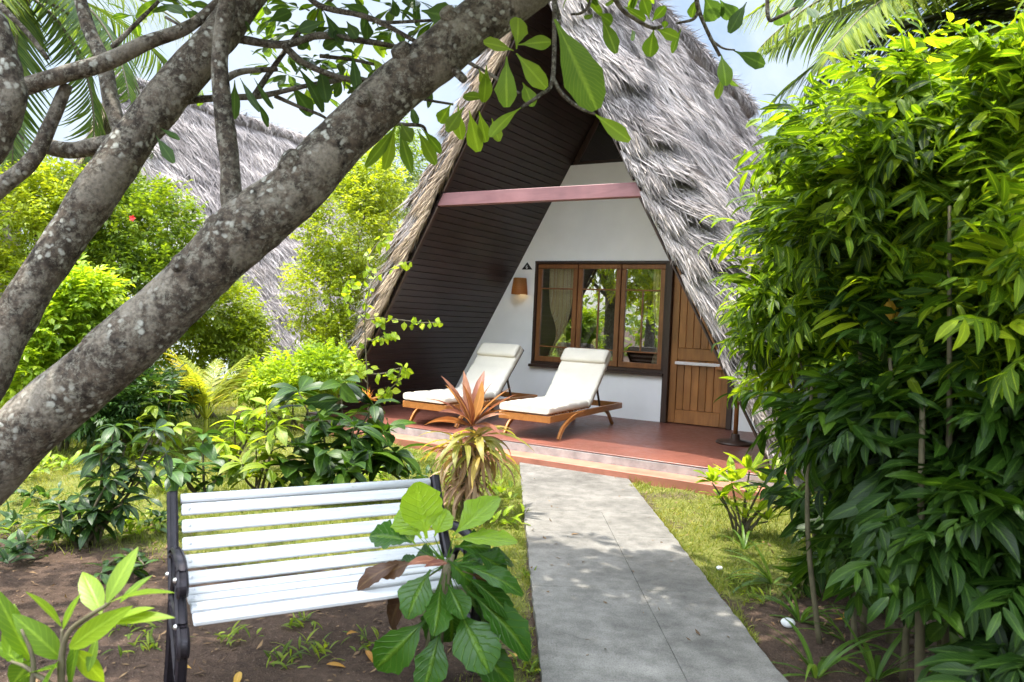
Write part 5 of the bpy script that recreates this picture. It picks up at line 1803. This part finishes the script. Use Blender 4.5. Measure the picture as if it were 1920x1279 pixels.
# ------------------------------------------------------------------ single plants
# bright plant at the step
b = at(1388, 1000, None, 0.)
t = thing('young_shrub', 'bright yellow green young plant at the step beside the lawn', 'plant', b)
mb, sb = MB(), MB()
for (px_, py_, n, L) in [(1372, 905, 13, .24), (1432, 905, 12, .22), (1400, 940, 9, .2), (1455, 930, 9, .18), (1370, 950, 8, .16), (1420, 960, 8, .16), (1470, 895, 9, .18), (1350, 935, 11, .2), (1395, 972, 10, .18), (1440, 978, 10, .18), (1472, 940, 10, .18), (1335, 905, 11, .22), (1405, 885, 10, .22)]:
    if not n: continue
    q = at(px_, py_, 6.05) - b
    az = rng.uniform(0, 6.28, n)
    el = rng.uniform(.15, 1.1, n)
    D = np.stack([np.cos(az) * np.cos(el), np.sin(az) * np.cos(el), np.sin(el)], -1)
    Lr = L * rng.uniform(.75, 1.15, n)
    leaves(mb, np.repeat(q[None], n, 0) + D * .02, D, np.array([0, 0, 1.]) + rng.normal(size=(n, 3)) * .3, Lr, Lr * .27, .55, 'lance', 5, .2, np.clip(.6 + rng.normal(size=n) * .25, 0, 1), 3, .04)
    tube(sb, [(rng.normal() * .03, rng.normal() * .03, -.02), q * .5 + np.array([0, 0, .02]), q], [.012, .009, .006], 6, 4)
mb.build('foliage', M['bright'], t)
sb.build('stem', M['stem'], t)

# bronze and yellow cordyline in front of the loungers
b = at(876, 962, None, 0.)
t = thing('cordyline', 'bronze and yellow cordyline with drooping dry lower leaves', 'plant', b)
sb = MB()
tops = []
for (px_, py_) in [(884, 800), (868, 835), (905, 850), (850, 850), (900, 818)]:
    q = at(px_, py_, 6.35 + rng.normal() * .06) - b
    tops.append(q)
    tube(sb, [(rng.normal() * .04, rng.normal() * .04, -.03), q * .55 + rng.normal(size=3) * .02, q], [.02, .016, .012], 8, 5, .08, 20, 1)
sb.build('stem', M['stem'], t)
mb = MB()


def whorl(q, n, L, w, el0, el1, mk, curv, tone=None):
    az = np.arange(n) * 2.4 + rng.uniform(0, 6)
    el = rng.uniform(el0, el1, n)
    D = np.stack([np.cos(az) * np.cos(el), np.sin(az) * np.cos(el), np.sin(el)], -1)
    Lr = L * rng.uniform(.75, 1.15, n)
    leaves(mb, q + D * .01, D, np.array([0, 0, 1.]) - D * .2 + rng.normal(size=(n, 3)) * .25, Lr, w * rng.uniform(.8, 1.15, n), curv, 'lance', 8, .28, tone, 3, .05, mk)


whorl(tops[0], 10, .47, .09, .85, 1.42, 0, .4)
whorl(tops[0], 8, .42, .075, .4, .95, 0, .9)
whorl(tops[4], 11, .44, .062, .0, .6, 1, 1.2)
whorl(tops[2], 11, .42, .058, .0, .7, 1, 1.3)
whorl(tops[1], 11, .42, .058, .1, .9, 1, 1.3)
whorl(tops[3], 8, .34, .06, .1, .9, 0, 1.3)
for q in tops:
    for f in (.4, .6, .78, .92):
        whorl(q * f + rng.normal(size=3) * .04, 7, .36, .032, -.4, .5, 2, 1.9)
mb.build('foliage', [M['cordy_red'], M['cordy_yel'], M['cordy_dry']], t)

# large-leaved plant in front of the bench
b = ground_at(838, 3.28)
t = thing('large_leaved_plant', 'large-leaved green plant with upright lime top leaves in front of the bench', 'plant', b)
mb = MB()
BIG = [  # base px, tip px, width px, depth offset at tip, tone, mat, curv
    (800, 1010, 782, 912, 84, .02, .98, 0, -.25), (790, 1010, 752, 958, 66, .05, .9, 0, .3), (815, 1005, 836, 960, 50, .02, .9, 0, .2), (772, 1018, 700, 1000, 76, -.02, .35, 0, .6), (778, 1020, 745, 985, 50, .1, .8, 0, .3),
    (848, 1005, 928, 938, 74, .05, .85, 0, .1), (850, 1012, 958, 1010, 52, -.05, .9, 0, .4), (852, 1025, 925, 1030, 60, .1, .3, 0, .5), (760, 1052, 672, 1100, 38, -.08, .3, 1, .9), (775, 1052, 720, 1088, 32, -.05, .5, 1, .8),
    (808, 1068, 764, 1148, 66, -.12, .4, 0, .6), (775, 1098, 712, 1186, 52, .06, .2, 1, .7), (826, 1095, 824, 1180, 56, -.15, .45, 0, .5), (800, 1160, 718, 1270, 72, -.1, .45, 0, .9), (878, 1110, 994, 1225, 70, -.1, .25, 0, .8),
    (862, 1145, 905, 1250, 86, -.16, .35, 0, .6), (862, 1060, 975, 1102, 50, -.06, .45, 0, .7), (860, 1060, 905, 1046, 40, .1, .4, 0, .4), (890, 1050, 968, 1048, 46, .12, .2, 0, .7), (880, 1075, 938, 1110, 40, .06, .1, 1, .8),
    (820, 1050, 775, 1040, 40, .1, .2, 0, .5), (838, 1095, 868, 1150, 50, -.1, .3, 0, .6), (850, 1190, 960, 1290, 70, -.05, .3, 0, .8), (872, 1080, 962, 1150, 54, -.04, .2, 0, .7), (880, 1095, 930, 1165, 50, .05, .15, 0, .6), (855, 1078, 900, 1130, 50, .02, .3, 0, .5), (800, 1080, 770, 1150, 44, .04, .15, 0, .6), (835, 1120, 790, 1200, 50, .0, .2, 0, .6), (865, 1110, 950, 1200, 50, .06, .1, 0, .7), (840, 1050, 880, 1092, 44, .0, .35, 0, .4), (845, 1140, 850, 1215, 52, .05, .15, 0, .5), (790, 1050, 740, 1060, 36, .06, .2, 0, .5), (890, 1035, 950, 1075, 44, .03, .25, 0, .5), (826, 1180, 800, 1290, 60, -.12, .3, 0, .6)]
for x0, y0, x1, y1, w, dz, tn, mk, cv in BIG:
    tn = tn if tn > .7 else tn * .75
    a = at(x0, y0, 3.28)
    e = at(x1, y1, 3.28 + dz)
    nv_ = -nrm(a - np.array([0, 0, CH])) * .8 + np.array([0, 0, .55]) + rng.normal(size=3) * .22
    c_ = at(836, 1060, 3.3)
    Ln = np.linalg.norm(e - a)
    leaves(mb, [a - b], [e - a + np.array([0, 0, cv * .25 * Ln])], [nv_], Ln * 1.1, w / F * 3.28 * 1.02, cv, 'paddle', 14, .2, tn, 3, .09, mk, .12)
    leaves(mb, [c_ - b], [a - c_], [nv_], np.linalg.norm(a - c_) + .01, .012, .2, 'needle', 3, .3, .5, 2, 0., mk)
leaves(mb, [at(822, 1052, 3.2) - b], [(-.6, -.2, .1)], [(0, -.5, 1)], .13, .05, .6, 'lance', 6, .3, .6, 3, .05, 2)
leaves(mb, [at(838, 1056, 3.2) - b], [(-.3, -.3, .12)], [(.2, -.5, 1)], .11, .04, .6, 'lance', 6, .3, .3, 3, .05, 2)
mb.build('foliage', [M['bigleaf'], M['bronze'], M['cordy_red']], t)
mb = MB()
for k in range(3):
    tube(mb, [(k * .03 - .03, rng.normal() * .02, -.03), (k * .02 - .02, 0, .2), at(838 + k * 5, 1050 - k * 5, 3.3) - b], [.02, .018, .012], 8, 5, .08, 20, k)
mb.build('stem', M['stem'], t)

# bright-leaved plant, lower left corner
b = ground_at(110, 2.25)
t = thing('broad_strap_plant', 'bright green long-leaved plant in the near corner beside the bench end', 'plant', b)
mb = MB()
CL = [(200, 1130, 252, 1025, 34, .8), (190, 1150, 150, 1066, 42, .9), (205, 1130, 312, 1085, 26, .7), (130, 1215, 222, 1146, 42, .85), (115, 1175, 66, 1104, 24, .8), (118, 1180, 140, 1115, 20, .7), (225, 1130, 276, 1076, 18, .6), (190, 1168, 312, 1142, 30, .9), (210, 1165, 280, 1130, 24, .95),
      (115, 1235, 28, 1155, 46, .55), (60, 1240, -10, 1110, 40, .5), (140, 1218, 196, 1282, 34, .9), (110, 1240, 70, 1300, 44, .2), (40, 1250, -20, 1180, 40, .3), (60, 1240, 15, 1290, 50, .35), (165, 1260, 180, 1195, 18, .6), (100, 1230, 60, 1180, 30, .3), (120, 1250, 30, 1260, 44, .25),
      (15, 1240, 30, 1130, 34, .6), (150, 1200, 118, 1290, 40, .3)]
for x0, y0, x1, y1, w, tn in CL:
    d = 2.25 + rng.normal() * .05
    a = at(x0, y0, d)
    e = at(x1, y1, d + rng.normal() * .07)
    nv_ = -nrm(a - np.array([0, 0, CH])) * .6 + np.array([0, 0, .7]) + rng.normal(size=3) * .3
    leaves(mb, [a - b], [e - a], [nv_], np.linalg.norm(e - a) * 1.04, w / F * d, .35, 'lance', 8, .22, tn, 3, .03)
mb.build('foliage', M['corner'], t)
mb = MB()
for pts in ([(112, 1330), (115, 1235), (130, 1185), (172, 1152), (205, 1130), (222, 1100)], [(112, 1330), (117, 1215), (116, 1180)], [(60, 1340), (62, 1240), (40, 1180)], [(112, 1330), (60, 1260), (20, 1240)]):
    P = [at(p[0], p[1], 2.25) - b for p in pts]
    P = [np.array([0, 0, -.03])] + P
    tube(mb, P, np.linspace(.012, .004, len(P)), 7, 5)
mb.build('stem', M['stem'], t)


# leafy plants behind the bench and at its end
def rosette_plant(name, label, base, stems, lmat, L, wr=.36, nl=8, d=None, prof='lance', elr=(-.3, .8), curv=.9, smat=None, tone=.5):
    t = thing(name, label, 'plant', base)
    mb, sb = MB(), MB()
    for (px_, py_, dd) in stems:
        q = at(px_, py_, dd) - base
        tube(sb, [(rng.normal() * .05, rng.normal() * .05, -.03), q * .5 + rng.normal(size=3) * .03, q], [.014, .01, .006], 7, 5, .08, 20, 1)
        for f in (.55, .7, .85, 1.):
            n = nl if f == 1. else max(3, nl // 2)
            az = rng.uniform(0, 6.28, n)
            el = rng.uniform(*elr, n)
            D = np.stack([np.cos(az) * np.cos(el), np.sin(az) * np.cos(el), np.sin(el)], -1)
            Lr = L * rng.uniform(.65, 1.15, n)
            c = np.array([0, 0, 0.]) * (1 - f) + q * f
            leaves(mb, np.repeat(c[None], n, 0), D, np.array([0, 0, 1.]) + rng.normal(size=(n, 3)) * .3, Lr, Lr * wr * rng.uniform(.85, 1.1, n), curv, prof, 6, .2, np.clip(tone + rng.normal(size=n) * .25, 0, 1), 3, .04, 0, .08)
    mb.build('foliage', lmat, t)
    sb.build('stem', M['stem'], t)
    return t


b = ground_at(650, 6.9)
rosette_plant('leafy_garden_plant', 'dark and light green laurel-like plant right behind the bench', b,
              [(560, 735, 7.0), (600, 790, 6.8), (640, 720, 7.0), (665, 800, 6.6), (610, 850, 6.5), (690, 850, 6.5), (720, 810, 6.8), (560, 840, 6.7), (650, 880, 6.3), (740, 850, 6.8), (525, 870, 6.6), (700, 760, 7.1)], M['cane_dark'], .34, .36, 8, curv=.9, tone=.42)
b = ground_at(500, 6.7)
rosette_plant('leafy_garden_plant', 'thin stemmed green plant rising above the middle of the bench back', b,
              [(500, 765, 6.9), (480, 840, 6.7), (520, 800, 6.6), (455, 870, 6.5), (505, 880, 6.4)], M['mid'], .26, .36, 6, tone=.6)
b = ground_at(385, 6.5)
rosette_plant('leafy_garden_plant', 'dark leaved plant below the yellow palm, behind the bench\'s iron end', b,
              [(380, 815, 6.6), (350, 870, 6.4), (420, 880, 6.4), (320, 885, 6.2)], M['deep'], .24, .42, 6, prof='ovate', tone=.7)
b = ground_at(170, 5.1)
rosette_plant('leafy_garden_plant', 'dark spindly shrub on the sunny lawn under the main trunk', b,
              [(190, 850, 5.2), (235, 835, 5.3), (290, 805, 5.4), (312, 850, 5.4), (215, 800, 5.3), (150, 930, 5.1), (205, 900, 5.1), (110, 945, 5.0), (260, 880, 5.3), (180, 960, 5.0), (95, 985, 5.0), (230, 945, 5.1)], M['deep'], .2, .3, 9, elr=(-.4, .6), tone=.35)
b = ground_at(255, 5.0)
rosette_plant('leafy_garden_plant', 'sparse low seedling between the dark spindly shrub and the bench end', b,
              [(245, 1070, 4.5), (190, 1075, 4.5), (270, 1060, 4.5)], M['deep'], .13, .36, 5, tone=.6)

b = ground_at(440, 7.6)
rosette_plant('leafy_garden_plant', 'light green leafy plant on the lawn between the yellow palm and the orange flower', b,
              [(440, 790, 7.6), (475, 770, 7.7), (420, 830, 7.4), (500, 760, 7.8), (545, 745, 7.9)], M['bright'], .22, .36, 8, tone=.45)
b = ground_at(290, 8.0)
rosette_plant('leafy_garden_plant', 'mid green plant on the lawn left of the yellow palm', b,
              [(290, 760, 8.0), (320, 740, 8.1), (260, 790, 7.9), (330, 800, 7.8)], M['mid'], .22, .34, 8, tone=.5)
for k, (px_, py_) in enumerate([(40, 905), (95, 880), (15, 985), (60, 1010), (330, 920), (300, 985), (130, 1015), (250, 1005), (20, 1055), (360, 850), (600, 905), (715, 880), (760, 870), (700, 905), (775, 905), (240, 860), (300, 870), (70, 940), (925, 930), (930, 985)]):
    b = at(px_, py_, None, 0.)
    t = thing('ground_plant', 'low leafy ground plant spreading in the lawn around the bench', 'plant', b, 0, 'low ground plants in the lawn')
    mb = MB()
    n = 34
    az = rng.uniform(0, 6.28, n)
    el = rng.uniform(.15, 1.2, n)
    D = np.stack([np.cos(az) * np.cos(el), np.sin(az) * np.cos(el), np.sin(el)], -1)
    Lr = rng.uniform(.07, .16, n)
    leaves(mb, np.stack([rng.normal(size=n) * .09, rng.normal(size=n) * .09, rng.uniform(0, .1, n)], -1), D, np.array([0, 0, 1.]) + rng.normal(size=(n, 3)) * .3, Lr, Lr * .32, .9, 'lance', 4, .2, np.clip(.4 + rng.normal(size=n) * .25, 0, 1), 3)
    mb.build('foliage', [M['mid'], M['bright'], M['deep']][k % 3], t)

# yellow palm-like plant
b = at(385, 838, None, 0.)
t = thing('yellow_feather_palm', 'small yellow feathery palm glowing in the sun in front of the far hut', 'palm', b)
sb, mb = MB(), MB()
for k in range(20):
    az = rng.uniform(0, 6.28)
    el = rng.uniform(.95, 1.5)
    ln = rng.uniform(.7, 1.15)
    q = np.linspace(0, 1, 12)
    e = el - q * .75
    P = [np.array([0, 0, .3])]
    for j in range(1, 12):
        P.append(P[-1] + np.array([math.cos(az) * math.cos(e[j]), math.sin(az) * math.cos(e[j]), math.sin(e[j])]) * ln / 11)
    P = np.array(P)
    tube(sb, P[::2], np.linspace(.009, .003, len(P[::2])), 5, 3)
    tq = np.linspace(.25, 1, 20)
    Pq = np.stack([np.interp(tq, q, P[:, c]) for c in range(3)], -1)
    Tq = nrm(np.stack([np.interp(tq, q, np.gradient(P[:, c])) for c in range(3)], -1))
    sdv = np.array([-math.sin(az), math.cos(az), 0])
    for s in (-1, 1):
        leaves(mb, Pq, Tq * .8 + sdv * s * .7 + rng.normal(size=Pq.shape) * .06, np.cross(sdv, Tq) * -1 + np.array([0, 0, .3]), .26 * np.sin(np.pi * (tq * .8 + .12)), .022, .6, 'strap', 4, .2, np.clip(.3 + rng.normal(size=20) * .2 + (.4 if k % 4 == 0 else 0), 0, 1), 2)
tube(sb, [(0, 0, -.03), (0, 0, .32)], [.035, .022], 8, 2)
mb.build('foliage', M['yellow'], t)
sb.build('stem', M['yellow'], t)

# climbing vine with round leaves at the tan thatch edge, orange spiky bract plant at its foot
b = at(690, 838, 8.6)
b[2] = 0
t = thing('climbing_vine', 'thin climbing vine with small round lime leaves by the tan thatch edge', 'vine', b)
sb, mb = MB(), MB()
VN = [[(694, 830), (690, 740), (686, 660), (684, 600), (690, 555), (705, 520), (745, 500), (770, 490)], [(686, 600), (710, 598), (750, 600), (790, 605), (828, 604)], [(690, 640), (720, 632), (735, 628)], [(688, 702), (720, 700), (752, 690), (765, 700)], [(684, 600), (650, 560), (660, 520)],
      [(752, 690), (745, 715), (725, 735), (712, 745)], [(690, 720), (665, 690), (655, 680)], [(700, 520), (690, 490), (705, 460), (730, 440)]]
for pts in VN:
    P = np.array([at(p[0], p[1], 8.35 + .04 * k) for k, p in enumerate(pts)]) - b
    tube(sb, P, np.linspace(.010, .004, len(P)), 6, 6, .1, 9, 2)
    C = catmull(P, 7)
    C = C[len(C) // 5:] if pts is not VN[0] else C[len(C) // 3:]
    k = rng.integers(0, len(C), 26)
    n = len(k)
    leaves(mb, C[k] + rng.normal(size=(n, 3)) * .02, rng.normal(size=(n, 3)) + np.array([0, 0, -.6]), np.array([-.3, -.8, .6]) + rng.normal(size=(n, 3)) * .5, rng.uniform(.05, .12, n), rng.uniform(.045, .09, n), .4, 'ovate', 4, .12, np.clip(.6 + rng.normal(size=n) * .25, 0, 1), 3, .03, 0, .15)
mb.build('foliage', M['bright'], t)
sb.build('stem', M['stem'], t)
b = at(690, 835, 8.3)
b[2] = 0
t = thing('orange_spiky_plant', 'spiky orange flowering plant at the foot of the climbing vine', 'plant', b)
mb, sb = MB(), MB()
q = at(690, 750, 8.3) - b
tube(sb, [(0, 0, -.03), (0, .01, q[2] * .5), q], [.012, .01, .008], 6, 4)
sb.build('stem', M['stem'], t)
n = 60
az = rng.uniform(0, 6.28, n)
el = rng.uniform(-.1, 1.3, n)
leaves(mb, np.repeat(q[None], n, 0), np.stack([np.cos(az) * np.cos(el), np.sin(az) * np.cos(el), np.sin(el)], -1), np.array([0, 0, 1.]) + rng.normal(size=(n, 3)) * .3, rng.uniform(.08, .19, n), .014, .3, 'lance', 4, .2, None, 2, 0, 0)
mb.build('bract', M['orange'], t)
mb = MB()
for zf_ in (.25, .4, .55):
    n = 9
    az = rng.uniform(0, 6.28, n)
    leaves(mb, np.repeat((q * zf_)[None], n, 0), np.stack([np.cos(az), np.sin(az), .5 + 0 * az], -1), np.array([0, 0, 1.]) + rng.normal(size=(n, 3)) * .3, rng.uniform(.12, .22, n), .07, .8, 'ovate', 5, .15, None, 3, .04)
mb.build('foliage', M['bright'], t)

# strap-leaved lilies on the soil right of the path
LI = [(1450, 1095, 'strap-leaved lily sprawling on the soil halfway along the path\'s right edge'), (1540, 1075, 'strap-leaved lily in the shade of the canes, behind the white stone'), (1500, 1165, 'strap-leaved lily beside the white stone'),
      (1590, 1205, 'long strap-leaved lily spreading under the cane stems'), (1530, 1270, 'nearest strap-leaved lily beside the path corner'), (1660, 1150, 'dark strap-leaved lily deep under the canes'), (1395, 1030, 'small grassy lily at the edge of the sunlit lawn'), (1640, 1275, 'wide strap-leaved lily in the near shade under the canes')]
for px_, py_, lab in LI:
    b = at(px_, py_, None, 0.)
    t = thing('strap_leaved_lily', lab, 'plant', b, 0, 'strap-leaved lilies under the canes')
    mb = MB()
    n = int(rng.integers(11, 16))
    az = rng.uniform(0, 6.28, n)
    el = rng.uniform(.15, 1.2, n)
    D = np.stack([np.cos(az) * np.cos(el), np.sin(az) * np.cos(el), np.sin(el)], -1)
    sc_ = .75 if '1395' in str(px_) else 1.
    leaves(mb, np.stack([np.cos(az) * .015, np.sin(az) * .015, 0 * az], -1), D, np.array([0, 0, 1.]) - D * .1, rng.uniform(.26, .5, n) * sc_, rng.uniform(.018, .03, n) * sc_, rng.uniform(.7, 1.6, n), 'strap', 8, .25, np.clip(.5 + rng.normal(size=n) * .28, 0, 1), 3, .02)
    mb.build('foliage', M['lily'], t)

# small weeds and seedlings on the near soil (each tiny)
k = 0
for px_, py_ in [(430, 1195), (600, 1215), (270, 1215), (540, 1240), (690, 1205), (985, 1085), (960, 1180), (985, 1250), (560, 1170), (250, 1180), (1420, 1120), (1390, 1090)]:
    b = at(px_, py_, None, 0.)
    t = thing('weed', 'small green weed sprouting from the bare soil near the bench and path', 'weed', b, 0, 'weeds on the bare soil')
    mb = MB()
    n = 26
    az = rng.uniform(0, 6.28, n)
    el = rng.uniform(.2, 1.3, n)
    D = np.stack([np.cos(az) * np.cos(el), np.sin(az) * np.cos(el), np.sin(el)], -1)
    leaves(mb, np.stack([rng.normal(size=n) * .05, rng.normal(size=n) * .05, 0 * az], -1), D, np.array([0, 0, 1.]) + rng.normal(size=(n, 3)) * .2, rng.uniform(.04, .11, n), rng.uniform(.008, .02, n), .9, 'lance', 4, .2, None, 2)
    mb.build('foliage', M['mid'], t)

# white stones and fallen leaves
for px_, py_, s, lab in ((1478, 1174, .032, 'white stone lying on the soil among the lily leaves'), (1349, 1068, .018, 'small white pebble at the edge of the lawn by the path')):
    b = at(px_, py_, None, 0.)
    bm = bmesh.new()
    bmesh.ops.create_icosphere(bm, subdivisions=3, radius=s)
    for v_ in bm.verts:
        q = np.array(v_.co[:])
        f_ = 1 + .16 * float(vnoise(q[None], 91, 30)[0])
        v_.co = Vector((q[0] * f_ * 1.15, q[1] * f_, q[2] * f_ * .75))
    me = bpy.data.meshes.new('stone')
    for f_ in bm.faces: f_.smooth = True
    bm.to_mesh(me); bm.free()
    me.materials.append(M['pebble'])
    o = bpy.data.objects.new('stone', me)
    COL.objects.link(o)
    o.location = (b[0], b[1], s * .55)
    tag(o, lab, 'stone')
FL = [(980, 1231), (650, 1192), (686, 1222), (612, 1248), (1085, 1003), (1585, 1150), (975, 1108), (330, 1250), (450, 1262), (940, 1243), (905, 1268), (1600, 1165)]
for px_, py_ in FL:
    on = .032 if (px_, py_) == (1085, 1003) else .008
    b = at(px_, py_, None, on)
    mb = MB()
    a = rng.uniform(0, 6.28)
    leaves(mb, [(0, 0, 0)], [(math.cos(a), math.sin(a), .08)], [(.1, -.1, 1)], rng.uniform(.06, .11), rng.uniform(.022, .035), rng.uniform(.2, .9), 'lance', 6, .25, None, 3, .06)
    o = mb.build('fallen_leaf', M['fallen'] if on < .02 else M['litter'], None, (b[0], b[1], on + .006))
    if on > .02:
        tag(o, 'dry brown leaf lying on the pale concrete path', 'leaf')
    else:
        tag(o, 'fallen orange leaf lying on the soil', 'leaf', 'fallen orange leaves on the soil')

# ------------------------------------------------------------------ far hut
A1 = at(320, 213, 18.6)
hx, hy = A1[0], A1[1]
HT2 = .44
W2, H2 = 4.3, 5.9
dirv = np.array([math.sin(HT2), math.cos(HT2)])
hut = thing('thatched_hut', 'far thatched hut with a grey sloping roof behind the shrubs', 'hut', (hx - dirv[0] * 1.6, hy - dirv[1] * 1.6, 0), -HT2)
thatch_roof(hut, W2, H2, 0, 8.6, .4, 34000, 4000, [M['thatch'], M['thatch_tan']], 13, .2, .6, .015)
mb = MB()
prism(mb, clip_poly(rect(-W2, W2, 0, H2), W2, H2, .03), (0, .14, 0), (0, 1.2, 0))
mb.build('front_wall', M['white_wall'], hut)

sc.cycles.max_bounces = 10
sc.cycles.diffuse_bounces = 4
sc.cycles.glossy_bounces = 4
sc.cycles.transmission_bounces = 6
sc.cycles.transparent_max_bounces = 12
sc.cycles.use_denoising = True
sc.cycles.sample_clamp_indirect = 8
